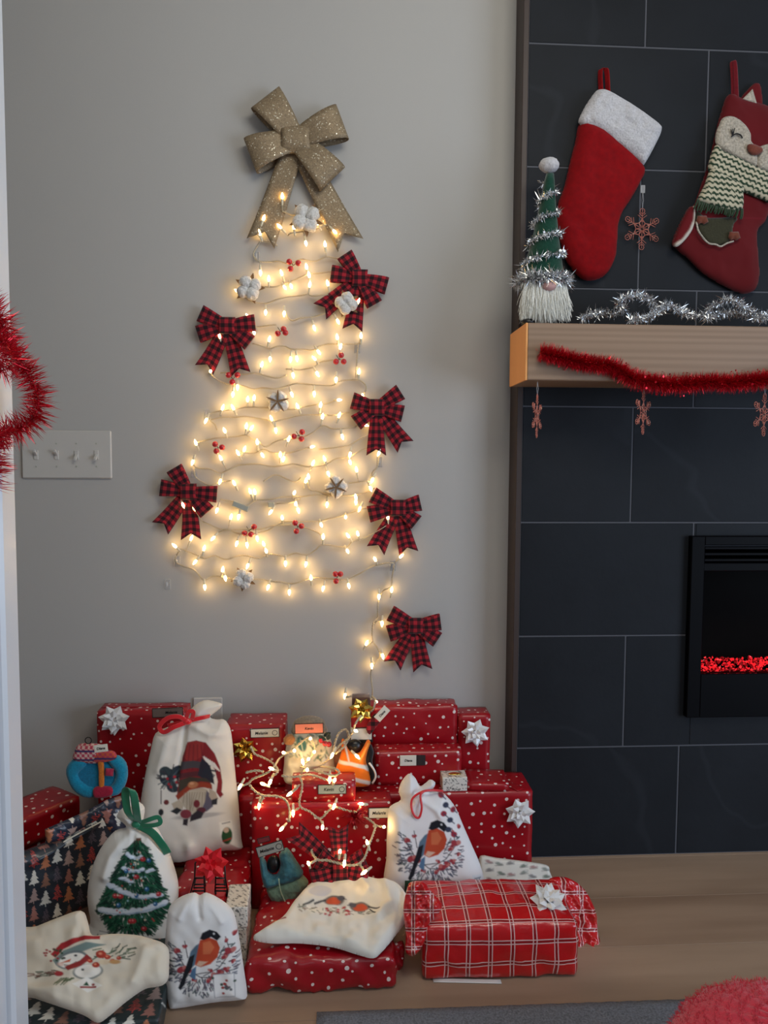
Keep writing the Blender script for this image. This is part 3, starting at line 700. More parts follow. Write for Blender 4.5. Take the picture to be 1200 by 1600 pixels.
def cotton(px, py, label, size=16, rot=0, front=True):
    p = at(px, py, -.03); r = size*PM; t = thing('cotton_boll', label, 'decoration', (p[0], -.004, p[2]), 'cotton bolls on the light tree')
    for k in range(4):
        a = R(rot+k*90+20); c_ = p+np.array([math.cos(a)*r*.56, .003*(k % 2), math.sin(a)*r*.56])
        obj('fluff', *ico(c_, r*.54, 3, (1, .8, 1), k+px, .16), COTTON, t)
    for k in range(5):
        a = R(rot+k*72-25); d = (math.cos(a), -.5 if front else .2, math.sin(a))
        obj('bract', *leafm(p+np.array([0, -.0125 if front else .008, 0]), (d[0], 0, d[2]), r*(1.15 if front else 1.35), r*(.10 if front else .2), np.array([0, -1.0, 0]), .05), BRACT, t)
    obj('stem', *tube([p+np.array([0, .02, 0]), p+np.array([-.004, .026, -.0])+np.array([0, 0, -.01])], .0018), STEM, t)
for a in [(478, 341, 'cotton boll between the tails of the glitter bow', 20, 10, False), (389, 450, 'cotton boll with brown pointed bracts at the upper left edge', 18, 100, False),
          (541, 474, 'cotton boll resting on the tail of the tilted plaid bow', 16, 60, False), (434, 628, 'cotton boll in the middle of the light tree', 16, 40, True),
          (525, 761, 'cotton boll with a five pointed brown star of bracts', 16, 75, True), (380, 905, 'plain white cotton boll on the bottom row of lights', 15, 0, False)]: cotton(*a)
def berries(px, py, offs, label):
    p = at(px, py, -.022); t = thing('berry_sprig', label, 'berries', (p[0], -.004, p[2]), 'red berry sprigs on the light tree'); st = []
    for (dx, dy) in offs:
        c_ = at(px+dx, py+dy, -.026); obj('berry', *ico(c_, .0078, 2), BERRY, t)
        st.append(tube([c_+np.array([0, .004, 0]), (c_+p)/2+np.array([0, .006, .002]), p+np.array([0, .012, 0])], .0008, 5))
    st.append(tube([p+np.array([0, .012, 0]), p+np.array([-.008, .012, .012])], .0009, 5)); obj('stem', *cat_(st), STEM, t)
for a in [(458, 413, [(-6, -4), (8, -2), (-4, 7)], 'three red berries just below the glitter bow'), (438, 517, [(-4, 4), (5, -3), (8, 3)], 'red berries right of the high left plaid bow'),
          (530, 561, [(3, -6), (-5, 4), (7, 4)], 'three red berries near the upper right corner of wire'), (363, 592, [(-6, -6), (8, -6), (0, 5)], 'red berries tucked under the tail of the high left plaid bow'),
          (467, 681, [(-8, 1), (5, -6), (4, 5)], 'red berries in the middle of the light tree'), (340, 700, [(-4, -6), (-2, 5), (7, -1)], 'red berries near the left edge above the lower left bow'),
          (465, 824, [(-4, -7), (6, -2), (-2, 6)], 'red berries in the lower middle of the light tree'), (389, 830, [(8, -7), (-7, 3), (3, 5)], 'red berries right of the lower left plaid bow'),
          (527, 903, [(-3, -6), (5, -6), (-2, 5)], 'red berries on the bottom row of lights')]: berries(*a)
def hook(px, py, label):
    p = at(px, py, 0); t = thing('clear_hook', label, 'hook', (p[0], 0, p[2]), 'clear stick-on hooks'); x, z = p[0], p[2]
    obj('backplate', *bevbox(x-.008, x+.008, -.002, 0, z-.014, z+.014, .0008), CLEAR, t, smooth=False)
    obj('hook_arm', *tube(smoothpath([(x, -.002, z+.004), (x, -.009, z-.004), (x, -.013, z+.002), (x, -.013, z+.008)], 4), .0018, 6), CLEAR, t)
for a in [(401, 402, 'clear hook under the left tail of the glitter bow'), (558, 470+74, 'clear hook at the upper right corner of wire'), (323, 648, 'clear hook at the left end of a middle row'),
          (303, 738, 'clear hook above the lower left plaid bow'), (277, 877, 'clear hook at the bottom left corner of the lights'), (614, 884, 'clear hook at the bottom right where the wire drops'),
          (593, 722, 'clear hook under the mid right plaid bow'), (262, 913, 'bare clear hook left of the bottom row, holding nothing')]: hook(*a)

# ================================================================== on and around the mantel
RG2 = np.random.default_rng(77)
def tinsel(P, n, ln, wd, m, name, parent, seed=1, ymax=None, zmin=None, discs=0, curl=0.0, jit=.35):
    rg = np.random.default_rng(seed); P = resample(P, .004); T, N, Bv = frames(P); V = []; F_ = []
    for _ in range(n):
        i = rg.integers(0, len(P)); a = rg.uniform(0, 2*math.pi); d = N[i]*math.cos(a)+Bv[i]*math.sin(a)+T[i]*rg.normal(0, jit); d /= np.linalg.norm(d)
        l = ln*rg.uniform(.55, 1.05); s = np.cross(d, rg.normal(0, 1, 3)); s /= np.linalg.norm(s)+1e-9; b = len(V); o_ = P[i]+T[i]*rg.uniform(-.003, .003)
        k = rg.normal(0, curl, 3)*l
        V += [o_-s*wd*.5, o_+s*wd*.5, o_+d*l*.6+s*wd*.5+k, o_+d*l*.6-s*wd*.5+k, o_+d*l+k*2]; F_ += [[b, b+1, b+2, b+3], [b+3, b+2, b+4]]
    V = np.array(V)
    if ymax is not None: V[:, 1] = np.minimum(V[:, 1], ymax-RG2.uniform(0, .002, len(V)))
    if zmin is not None: V[:, 2] = np.maximum(V[:, 2], zmin+RG2.uniform(0, .002, len(V)))
    o = obj(name, V, F_, m, parent, smooth=False)
    if discs:
        V = []; F_ = []
        for _ in range(discs):
            i = rg.integers(0, len(P)); a = rg.uniform(0, 2*math.pi); d = N[i]*math.cos(a)+Bv[i]*math.sin(a); c_ = P[i]+d*ln*rg.uniform(.5, 1.0)
            u = rg.normal(0, 1, 3); u /= np.linalg.norm(u); v = np.cross(u, rg.normal(0, 1, 3)); v /= np.linalg.norm(v); r = rg.uniform(.0016, .003); b = len(V)
            V += [c_+r*(u*math.cos(q)+v*math.sin(q)) for q in np.linspace(0, 2*math.pi, 7)[:-1]]; F_.append([b+q for q in range(6)])
        obj('sequin', V, F_, m, parent, smooth=False, kind='stuff')
    return o
g = thing('red_tinsel_garland', 'red tinsel garland draped along the front of the oak mantel', 'garland', (X(1010, 600, MY), MY-.012, mz0))
P = smoothpath([at(x, y, MY-.016) for x, y in [(846, 551), (870, 556), (895, 563), (918, 568), (940, 570), (962, 575), (985, 590), (1010, 596), (1040, 600), (1075, 600), (1110, 597), (1140, 598), (1170, 596), (1200, 592), (1240, 580), (1300, 560), (1370, 548)]], 6)
obj('core', *tube(P, .0012, 5), REDT, g); tinsel(P, 15000, .030, .0011, REDT, 'strands', g, 2, ymax=MY-.0015, curl=.04, discs=260, jit=.25)
g = thing('silver_tinsel_garland', 'silver tinsel garland looped on top of the mantel', 'garland', (X(1050, 500, -.17), -.17, mz1))
P1 = [(908, 497), (925, 491), (945, 489), (962, 491), (975, 483), (965, 474), (975, 466), (993, 462), (1010, 465), (1024, 477), (1020, 490), (1005, 497), (985, 499), (1000, 500), (1030, 487), (1040, 476), (1055, 482), (1080, 492), (1100, 493), (1110, 480), (1128, 471), (1140, 466), (1152, 472), (1165, 482), (1180, 492), (1200, 494), (1230, 480)]
P2 = [(1105, 498), (1120, 492), (1145, 488), (1165, 493), (1180, 497), (1210, 496)]
PP = [smoothpath([at(x, y, -.19+.03*math.sin(i*.8)) for i, (x, y) in enumerate(q)], 6) for q in (P1, P2)]
PP = [np.stack([q[:, 0], q[:, 1], np.maximum(q[:, 2], mz1+.008)], 1) for q in PP]
for q, s in zip(PP, (3, 4)):
    obj('core', *tube(q, .001, 5), SILVER, g)
    tinsel(q, int(len(resample(q, .004))*18), .012, .0016, SILVER, 'strands', g, s, zmin=mz1+.0005, discs=260 if s == 3 else 60, curl=.3)

# ---- stockings
VEL = m_fabric('red_velour', (138, 0, 8), .9, 70, .25, .05, .003, .14); PLUSHW = m_fabric('white_plush', (214, 212, 216), .95, 220, .9, .4, .004, .16)
st = thing('red_stocking', 'plain red velour stocking with white plush cuff hanging on the slate', 'stocking', at(955, 275, TF))
SP = (np.array([0, TF-.012, 0]), np.array([0, -1.0, 0]))
puff('sock_body', [(908, 190), (940, 200), (975, 225), (1006, 262), (1000, 285), (985, 312), (972, 332), (965, 355), (964, 378), (961, 402), (950, 425), (935, 436), (915, 438), (900, 428), (885, 408), (876, 380), (870, 345), (872, 318), (882, 290), (890, 255), (898, 225)], SP, .028, 26, VEL, 2.6, st, wr=.004, wsc=26, seed=3)
CP = (np.array([0, TF-.022, 0]), np.array([0, -1.0, 0]))
cf = puff('cuff', [(934, 141), (950, 143), (980, 160), (1010, 180), (1030, 196), (1033, 206), (1022, 230), (1008, 255), (1002, 258), (985, 244), (955, 221), (930, 204), (908, 196), (904, 188), (912, 170), (925, 150)], CP, .022, 16, PLUSHW, 2.4, st, wr=.003, wsc=9, seed=8)
V, F_, uv = ribbonm(smoothpath([at(939, 145, TF-.012), at(938, 112, TF-.006), at(943, 108, TF-.01), at(948, 112, TF-.016), at(950, 147, TF-.02)], 6), .0065, np.array([.5, -.8, 0])/.943, .002)
obj('hanging_loop', V, F_, VEL, st, uv=uv)

FOXR = m_col('fox_stocking_felt', .9); FW = m_fabric('cream_boucle', (208, 196, 178), .95, 170, 1.0, .3, .005, .3)
st = thing('fox_stocking', 'dark red fox face stocking with green chevron scarf', 'stocking', at(1140, 300, TF))
def art_fox(a):
    a.mul(30, .86, 4)
    a.line([(1103, 345), (1200, 345)], .1, (120, 20, 36))
puff('sock_body', [(1138, 148), (1160, 155), (1190, 163), (1222, 176), (1232, 190), (1226, 230), (1214, 270), (1204, 315), (1196, 345), (1183, 362), (1184, 400), (1186, 430), (1180, 452), (1165, 459), (1150, 456), (1125, 444), (1095, 425), (1075, 405), (1055, 388), (1050, 378), (1060, 352), (1075, 325), (1084, 320), (1095, 290), (1108, 250), (1116, 215), (1125, 180)], SP, .022, 26, FOXR, 2.6, st, art=art_fox, base=(98, 12, 18), wr=.003, wsc=26, seed=5)
SP2 = (np.array([0, TF-.034, 0]), np.array([0, -1.0, 0])); SP3 = (np.array([0, TF-.040, 0]), np.array([0, -1.0, 0])); SP4 = (np.array([0, TF-.046, 0]), np.array([0, -1.0, 0]))
for poly, pi, sg in (([(1156, 160), (1168, 140), (1180, 130), (1188, 136), (1191, 165), (1186, 168)], [(1160, 155), (1176, 139), (1183, 163)], 0), ([(1204, 172), (1222, 152), (1236, 148), (1240, 160), (1234, 190), (1222, 184)], [(1210, 172), (1230, 156), (1230, 184)], 1)):
    e = puff('ear', poly, SP, .010, 8, VEL if False else FOXR, 2, st, art=lambda a: None, base=(98, 12, 18)); puff('inner_ear', pi, (SP[0]+np.array([0, -.012, 0]), SP[1]), .003, 4, FW, 2, e, sm=0)
puff('cheek', [(1130, 184), (1145, 182), (1162, 193), (1172, 208), (1174, 222), (1182, 232), (1181, 260), (1160, 250), (1135, 238), (1120, 228), (1118, 212), (1124, 194)], SP2, .008, 7, FW, 2, st, wr=.001, wsc=5, seed=2, label='cream cheek')
puff('cheek', [(1186, 232), (1196, 226), (1210, 224), (1226, 230), (1222, 250), (1212, 268), (1200, 268), (1182, 260)], SP2, .008, 7, FW, 2, st, wr=.001, wsc=5, seed=3, label='cream cheek')
puff('nose', [(1168, 227), (1176, 225), (1190, 231), (1191, 238), (1180, 243), (1170, 238)], SP4, .008, 7, m_fabric('brown_felt', (128, 66, 52), .9, 200, .3), 1.6, st)
for (xx, yy) in ((1148, 208), (1208, 236)):
    V, F_ = cat_([tube(smoothpath([at(xx-5, yy+5, TF-.046), at(xx+2, yy+1, TF-.047), at(xx+9, yy+3, TF-.047), at(xx+12, yy+8, TF-.046)], 4), .0018, 6)]+[tube([at(xx-3, yy+4, TF-.046), at(xx-6+k*3, yy-6-k, TF-.047)], .0011, 5) for k in (0, 1, 2)])
    obj('closed_eye', V, F_, INK, st)
SCF = m_col('chevron_knit', .95)
def art_chev(x0, y0, ang, period=8.5):
    def f(a):
        c_, s_ = math.cos(R(ang)), math.sin(R(ang)); u = (a.x-x0)*c_+(a.y-y0)*s_; v = -(a.x-x0)*s_+(a.y-y0)*c_
        z = np.abs((u/9.0) % 1-.5)*7; ph = ((v+z)/period) % 1; m_ = (ph < .45)[:, None]
        a.c = np.where(m_, np.array(lin((34, 58, 40))), np.array(lin((196, 186, 160))))*(.85+.15*vnoise(a.x*.9, a.y*.9, 2))[:, None]
    return f
puff('scarf_wrap', [(1117, 228), (1130, 236), (1155, 247), (1180, 260), (1205, 270), (1216, 272), (1208, 316), (1190, 312), (1168, 303), (1140, 290), (1115, 275), (1106, 262)], SP3, .012, 9, SCF, 1.6, st, art=art_chev(1110, 230, 24), base=(60, 80, 60), wr=.001, seed=3)
puff('scarf_tail', [(1112, 264), (1135, 275), (1160, 290), (1161, 305), (1158, 328), (1130, 328), (1100, 318), (1090, 312), (1100, 290)], SP4, .012, 9, SCF, 1.6, st, art=art_chev(1100, 260, 8), base=(60, 80, 60), wr=.001, seed=4)
GRN = m_fabric('dark_green_wool', (38, 62, 36), .95, 200, .6); fr = []
for i in range(26):
    t = i/25; p = at(1090+t*70+RNG.uniform(-1, 1), 311+t*15+3*math.sin(t*3.1), TF-.048); q = at(1086+t*72+RNG.uniform(-3, 3), 327+t*14+RNG.uniform(-2, 3), TF-.05+RNG.uniform(-.004, .004))
    fr.append(tube(smoothpath([p, (p+q)/2+np.array([0, -.003, 0]), q], 3), .0022, 5))
obj('scarf_fringe', *cat_(fr), GRN, st)
puff('pocket', [(1090, 330), (1105, 340), (1150, 340), (1146, 352), (1142, 372), (1130, 383), (1108, 382), (1093, 366), (1087, 345)], SP2, .007, 6, m_fabric('olive_felt', (58, 56, 38), .95, 200, .4), 2, st)
obj('pocket_piping', *tube(smoothpath([at(x, y, TF-.044) for x, y in [(1088, 346), (1091, 360), (1098, 371), (1107, 380), (1118, 382), (1126, 385), (1136, 380), (1146, 377)]], 5), .0024, 6), FW, st)
for (xx, yy, k) in ((1098, 345, 0), (1148, 370, 1)): puff('paw', [(xx-8, yy-8), (xx+6, yy-8), (xx+9, yy+2), (xx+2, yy+6), (xx-2, yy+2), (xx-6, yy+6), (xx-10, yy+1)], SP4, .006, 6, m_fabric('brown_suede', (120, 62, 44), .9, 200, .3), 1.8, st, sm=0)
puff('tail_patch', [(1083, 322), (1086, 324), (1086, 345), (1080, 362), (1066, 380), (1055, 386), (1051, 379), (1062, 352), (1074, 328)], SP2, .010, 8, FOXR, 2, st, art=lambda a: a.line([(1086, 322), (1085, 345), (1078, 362), (1066, 378), (1056, 384)], 7, (205, 196, 180)), base=(98, 12, 18))
V, F_, uv = ribbonm(smoothpath([at(1146, 152, TF-.012), at(1145, 120, TF-.008), at(1144, 98, TF-.006), at(1148, 98, TF-.012), at(1150, 125, TF-.016), at(1151, 154, TF-.02)], 5), .005, np.array([.7, -.7, 0]), .0018)
obj('hanging_loop', V, F_, m_fabric('dark_red_tape', (128, 18, 34), .9, 200, .3), st, uv=uv)

# ---- gnome with the tall green hat
GX, GZ, GY = X(857, 500, -.17), mz1, -.17
def gp(px, py, y=GY): return at(px, py, y)
gn = thing('gnome_figure', 'tall gnome ornament with green cone hat, silver tinsel and white beard', 'ornament', (GX, GY, mz1))
SK = 1/ (FPX/(2.076+GY))
hat = [(435, 33), (420, 30), (400, 26), (375, 21), (350, 17), (325, 13), (300, 10), (285, 8), (272, 6)]
base_c = gp(852, 435); V = []; F_ = []; n = 28
for i, (py, w_) in enumerate(hat):
    cpt = gp(848+(435-py)*.07, py); rr = w_*SK
    for k in range(n):
        a = 2*math.pi*k/n; V.append(cpt+np.array([rr*math.cos(a), rr*math.sin(a)*.9, .0015*math.sin(a*5+i)]))
F_ = [[i*n+j, i*n+(j+1) % n, (i+1)*n+(j+1) % n, (i+1)*n+j] for i in range(len(hat)-1) for j in range(n)]+[[(len(hat)-1)*n+j for j in range(n)]]
obj('hat', V, F_, m_fabric('dark_green_felt', (16, 66, 50), .95, 200, .4), gn)
P = []
for i in range(150):
    t = i/149; py = 436-t*(436-285)**1.0; wq = np.interp(py, [h[0] for h in hat[::-1]], [h[1] for h in hat[::-1]])*SK*1.08+.002; a = -math.pi*.35+t*2*math.pi*4.6
    P.append(gp(848+(435-py)*.07, py)+np.array([wq*math.cos(a), wq*math.sin(a), 0]))
tinsel(P, 3600, .0085, .0018, SILVER, 'hat_tinsel', gn, 9, discs=300, curl=.4)
P = [gp(848, 440)+np.array([37*SK*math.cos(a), 34*SK*math.sin(a), 0]) for a in np.linspace(0, 2*math.pi, 40)]
tinsel(P, 4200, .014, .002, SILVER, 'brim_tinsel', gn, 10, discs=260, curl=.4)
obj('pompom', *ico(gp(858, 258), 15*SK, 3, (1, .9, .75), 4, .08), PLUSHW, gn)
BD = gp(845, 472); obj('body', *ico(np.array([BD[0], BD[1]+.01, (mz1+.036)]), .046, 3, (1.0, .7, .82), 2, .05), m_fabric('pale_grey_fleece', (170, 166, 158), .95, 200, .4), gn)
obj('nose', *ico(gp(858, 447, GY-.045), 9*SK, 2, (1.2, .9, .8)), mat('pink_nose', (196, 152, 148), .6), gn)
rg = np.random.default_rng(5); V = []; F_ = []
BEARD = m_fabric('white_beard_hair', (240, 238, 228), .8, 300, .1, .4)
for _ in range(5200):
    t = rg.uniform(-1, 1); dep = rg.uniform(0, 1); p = gp(852+t*32, 442+rg.uniform(0, 26), GY-.030-.014*math.cos(t*1.4)+dep*.012); L = rg.uniform(.03, .062)
    fl2 = np.array([t*.18+rg.normal(0, .08), rg.normal(-.06, .1), -1.0]); fl2 /= np.linalg.norm(fl2); pts = []
    ph = rg.uniform(0, 6)
    for k in range(5):
        s = k/4; q = p+fl2*L*s+np.array([.0015*math.sin(s*5+ph), .001*math.cos(s*4+ph), 0]); q[2] = max(q[2], mz1+.001)
        wq = .0013*(1-s*.75); pts += [q-np.array([wq, 0, 0]), q+np.array([wq, .0004, 0])]
    b = len(V); V += pts; F_ += [[b+2*k, b+2*k+1, b+2*k+3, b+2*k+2] for k in range(4)]
obj('beard', V, F_, BEARD, gn, smooth=False)
fb = gp(825, 497, GY-.03); obj('boot', *ico(np.array([fb[0], fb[1], mz1+.009]), .018, 2, (1, 1, .55)), BLACK, gn)
fb = gp(868, 497, GY-.01); obj('boot', *ico(np.array([fb[0], fb[1], mz1+.009]), .018, 2, (1, 1, .55)), BLACK, gn)

# ---- snowflake ornaments
def flake_mesh(r):
    ps = []
    def seg(a, b, w=.0009): ps.append(tube([a, b], w, 6))
    for k in range(6):
        a = R(90+60*k); u = np.array([math.cos(a), 0, math.sin(a)]); v = np.array([-math.sin(a), 0, math.cos(a)])
        seg(u*r*.12, u*r*.88)
        seg(u*r*.06, u*r*.28+v*r*.15); seg(u*r*.28+v*r*.15, u*r*.52); seg(u*r*.06, u*r*.28-v*r*.15); seg(u*r*.28-v*r*.15, u*r*.52)
        for s in (1, -1): seg(u*r*.50, u*r*.68+v*s*r*.24); seg(u*r*.62, u*r*.78+v*s*r*.17)
        a2 = R(90+60*k+30); seg(u*r*.42, np.array([math.cos(a2), 0, math.sin(a2)])*r*.34); seg(np.array([math.cos(a2), 0, math.sin(a2)])*r*.34, np.array([math.cos(a+R(60)), 0, math.sin(a+R(60))])*r*.42)
        q = [u*r*.88+(u*math.cos(t)+v*math.sin(t))*r*.13 for t in np.linspace(0, 2*math.pi, 9)]; ps.append(tube(q, .001, 5)); ps.append(ico(u*r*.9, .0016, 1))
    return cat_(ps)
fm = meshdata('flake', *flake_mesh(.052), COPPER)
THR = mat('clear_thread', (180, 180, 185), .3)
def flake(px, py, Y, yaw, top, label, hookit=None):
    p = at(px, py, Y); t = thing('snowflake_ornament', label, 'ornament', tuple(p), 'copper snowflake ornaments')
    inst('snowflake', fm, t, Matrix.Rotation(R(yaw), 4, 'Z')); q = at(px, top, Y)-p
    V, F_ = cat_([tube([(0, 0, .048), (.002, 0, (.048+q[2])/2), (0, 0, q[2])], .00045, 5), tube([(0, 0, .048), (-.002, 0, (.048+q[2])/2), (0, 0, q[2])], .00045, 5)]); inst('thread', meshdata('thread', V, F_, THR), t)
    return t
t = flake(1003, 358, TF-.01, 6, 297, 'copper snowflake hanging flat on the slate beside the stocking'); p = at(1004, 297, TF)
h = thing('clear_hook', 'clear hook on the slate holding the flat snowflake', 'hook', (p[0], TF, p[2]), 'clear stick-on hooks')
obj('backplate', *bevbox(p[0]-.006, p[0]+.006, TF-.003, TF, p[2]-.008, p[2]+.012, .001), CLEAR, h, smooth=False)
flake(839, 650, MY+.01, 62, 596, 'copper snowflake seen edge-on below the mantel end'); flake(1005, 645, MY+.01, 47, 598, 'copper snowflake turned half round below the red tinsel'); flake(1194, 648, MY+.01, 32, 598, 'copper snowflake below the mantel under the fox stocking')
# ---- near red tinsel on the door casing
g = thing('near_red_tinsel', 'long-stranded red tinsel looped on the white door casing', 'garland', at(30, 640, -.86))
P = smoothpath([at(x, y, Y) for x, y, Y in [(-60, 430, -.95), (-25, 470, -.93), (2, 505, -.90), (15, 545, -.87), (38, 575, -.85), (55, 605, -.84), (60, 635, -.84), (45, 662, -.85), (15, 675, -.87), (-8, 682, -.90), (-8, 710, -.90), (-12, 760, -.90)]], 8)
obj('core', *tube(P, .0015, 5), REDT, g); tinsel(P, 2300, .036, .0011, REDT, 'strands', g, 6, jit=.16); tinsel(P, 1300, .014, .0012, REDT, 'inner_strands', g, 16, jit=.3)
P = smoothpath([at(x, y, -.92) for x, y in [(-30, 560), (0, 580), (20, 560), (5, 535), (-30, 520)]], 8); tinsel(P, 520, .03, .0011, REDT, 'strands', g, 7, jit=.16)

# ================================================================== the gifts
def wrapbox(parent, x0, x1, y0, y1, z0, z1, m, rot=0.0, lean_=0.0, r=.004, cr=.0012, step=.014, name='wrapping', seed=0, sag=0.0, bul=0.0, colfn=None, kind=None, label=None):
    c = np.array([(x0+x1)/2, (y0+y1)/2, z0]); h = np.array([abs(x1-x0)/2, abs(y1-y0)/2, (z1-z0)/2]); V = []; key = {}; F_ = []; UV = []
    Ns = [max(3, int(2*h[a]/step)) for a in range(3)]
    def vid(g):
        k = tuple(g)
        if k not in key:
            key[k] = len(V); V.append([(-1+2*g[a]/Ns[a])*h[a] for a in range(3)])
        return key[k]
    for a in range(3):
        o1, o2 = [(1, 2), (2, 0), (0, 1)][a]
        for s in (0, 1):
            for i in range(Ns[o1]):
                for j in range(Ns[o2]):
                    q = []
                    for (u, v) in ((0, 0), (1, 0), (1, 1), (0, 1)):
                        g = [0, 0, 0]; g[a] = Ns[a]*s; g[o1] = i+u; g[o2] = j+v; q.append(vid(g))
                    if s == 0: q = q[::-1]
                    F_.append(q)
                    for k in q:
                        p = V[k]; off = a*.37+s*.19+seed*.113
                        if a == 0: uu = (p[1]+off, p[2])
                        elif a == 1: uu = (p[0]+(0 if s == 0 else off), p[2]+.0)
                        else: uu = (p[0], p[1]+h[2]+(0 if s == 1 else off)+h[1])
                        UV.append(uu)
    V = np.array(V); inn = np.clip(V, -(h-r), h-r); d = V-inn; L = np.linalg.norm(d, axis=1, keepdims=True)
    V = inn+np.where(L > 1e-9, d/np.maximum(L, 1e-9)*np.minimum(L, r), 0)
    nn = V/h; nn = nn/np.linalg.norm(nn, axis=1, keepdims=True)
    q = V*60+seed*7.7; nz = vnoise(q[:, 0]*.5+q[:, 2]*.35, q[:, 1]*.5-q[:, 2]*.4, seed)+.5*vnoise(q[:, 0]*1.3+9, q[:, 1]*1.1+q[:, 2]*1.2, seed+3)
    V = V+nn*(cr*(2*nz-1.5))[:, None]
    if bul:
        k = (1-(V[:, 0]/h[0])**2).clip(0, 1)*(1-(V[:, 1]/h[1])**2).clip(0, 1); V[:, 2] += np.where(V[:, 2] > 0, bul*k, 0)
        k = (1-(V[:, 0]/h[0])**2).clip(0, 1)*(1-(V[:, 2]/h[2])**2).clip(0, 1); V[:, 1] += np.sign(V[:, 1])*bul*.5*k
    V[:, 2] += h[2]
    V[:, 2] = np.maximum(V[:, 2], 0.0005)
    a_ = R(lean_); V = np.stack([V[:, 0], V[:, 1]*math.cos(a_)+V[:, 2]*math.sin(a_), -V[:, 1]*math.sin(a_)+V[:, 2]*math.cos(a_)], 1)
    if lean_: V[:, 2] -= V[:, 2].min()
    a_ = R(rot); V = np.stack([V[:, 0]*math.cos(a_)-V[:, 1]*math.sin(a_), V[:, 0]*math.sin(a_)+V[:, 1]*math.cos(a_), V[:, 2]], 1)
    V = V+c
    o = obj(name, V, F_, m, parent, uv=np.array(UV), kind=kind, label=label)
    if colfn is not None:
        me = o.data; a = me.color_attributes.new('Col', 'FLOAT_COLOR', 'POINT'); c4 = np.ones((len(V), 4), np.float32); c4[:, :3] = colfn(V); a.data.foreach_set('color', c4.ravel())
    return o
def gift(name, label, pxL, pxR, pyT, Yf, Yb, m=None, z0=None, pyB=None, group='red polka dot wrapped gifts', cat='gift', **k):
    m = m or DOTS; pm = (pxL+pxR)/2; z1 = Zc(pm, pyT, Yf)
    if z0 is None: z0 = 0.0 if pyB is None else Zc(pm, pyB, Yf)
    x0, x1 = X(pxL, pyT, Yf), X(pxR, pyT, Yf)
    t = thing(name, label, cat, ((x0+x1)/2, (Yf+Yb)/2, z0), group)
    wrapbox(t, x0, x1, Yf, Yb, z0, z1, m, **k); t_ = (x0, x1, Yf, Yb, z0, z1); return t, t_
def seam(parent, P, w, m, name='paper_flap'):
    "overlapping edge of the wrapping paper"
    P = np.asarray(P, float); V, F_, uv = P, None, None
    a, b, n = P[0], P[1], P[2]; side = np.cross(b-a, n); side /= np.linalg.norm(side); Q = np.linspace(a, b, 14)+n*.0012
    V, F_, uv = ribbonm(Q, w, side, .0005); return obj(name, V, F_, m, parent, uv=uv)
def starbow(parent, px, py, Y, size, m, nrm=(0, -1, 0), spin=0, name='bow', label=None, P=None):
    c = at(px, py, Y) if P is None else np.array(P, float); n = np.array(nrm, float); n /= np.linalg.norm(n)
    u = np.cross(n, [0, 0, 1.0]); u = u/np.linalg.norm(u) if np.linalg.norm(u) > .1 else np.array([1.0, 0, 0]); v = np.cross(u, n); ps = []
    s = size
    for tier, (cnt, L, el, w) in enumerate([(7, 1.0, 12, .36), (6, .84, 34, .34), (4, .62, 58, .28), (1, .35, 90, .2)]):
        for k in range(cnt):
            a = R(spin+k*360/cnt+tier*23); d = (u*math.cos(a)+v*math.sin(a))*math.cos(R(el))+n*math.sin(R(el)); sd = np.cross(n, d) if tier < 3 else u; sd /= np.linalg.norm(sd)+1e-9
            up = np.cross(d, sd); up = up if up@n > 0 else -up; b0 = c+n*(s*.06*(tier+1))
            P_ = [b0, b0+d*L*s*.5+sd*w*s, b0+d*L*s, b0+d*L*s*.5-sd*w*s, b0+d*L*s*.45+up*s*.17, b0+d*L*s*.45-up*s*.05]
            ps.append((P_, [[0, 1, 4], [1, 2, 4], [2, 3, 4], [3, 0, 4], [1, 0, 5], [2, 1, 5], [3, 2, 5], [0, 3, 5]]))
    return obj(name, *cat_(ps), m, parent, smooth=False, label=label)
def texto(parent, s, c, size, ax, ay, m=INK, name='lettering', shear=.15, align='CENTER', bold=.0):
    cu_ = bpy.data.curves.new(name, 'FONT'); cu_.body = s; cu_.size = size; cu_.align_x = align; cu_.align_y = 'CENTER'; cu_.shear = shear; cu_.offset = bold; cu_.extrude = .0001
    cu_.resolution_u = 3; tmp = bpy.data.objects.new('tmp_text', cu_); COL.objects.link(tmp); bpy.context.view_layer.update()
    me = bpy.data.meshes.new_from_object(tmp.evaluated_get(bpy.context.evaluated_depsgraph_get())); bpy.data.objects.remove(tmp); bpy.data.curves.remove(cu_)
    me.name = name; me.materials.clear(); me.materials.append(m); o = bpy.data.objects.new(name, me); COL.objects.link(o); o.parent = parent
    ax = Vector(ax).normalized(); ay = Vector(ay); ay = (ay-ax*ay.dot(ax)).normalized(); az = ax.cross(ay)
    M = Matrix((ax, ay, az)).transposed().to_4x4(); M.translation = Vector(np.array(c)-OFF[parent.name]); o.matrix_local = M; OFF[o.name] = np.array(c); return o
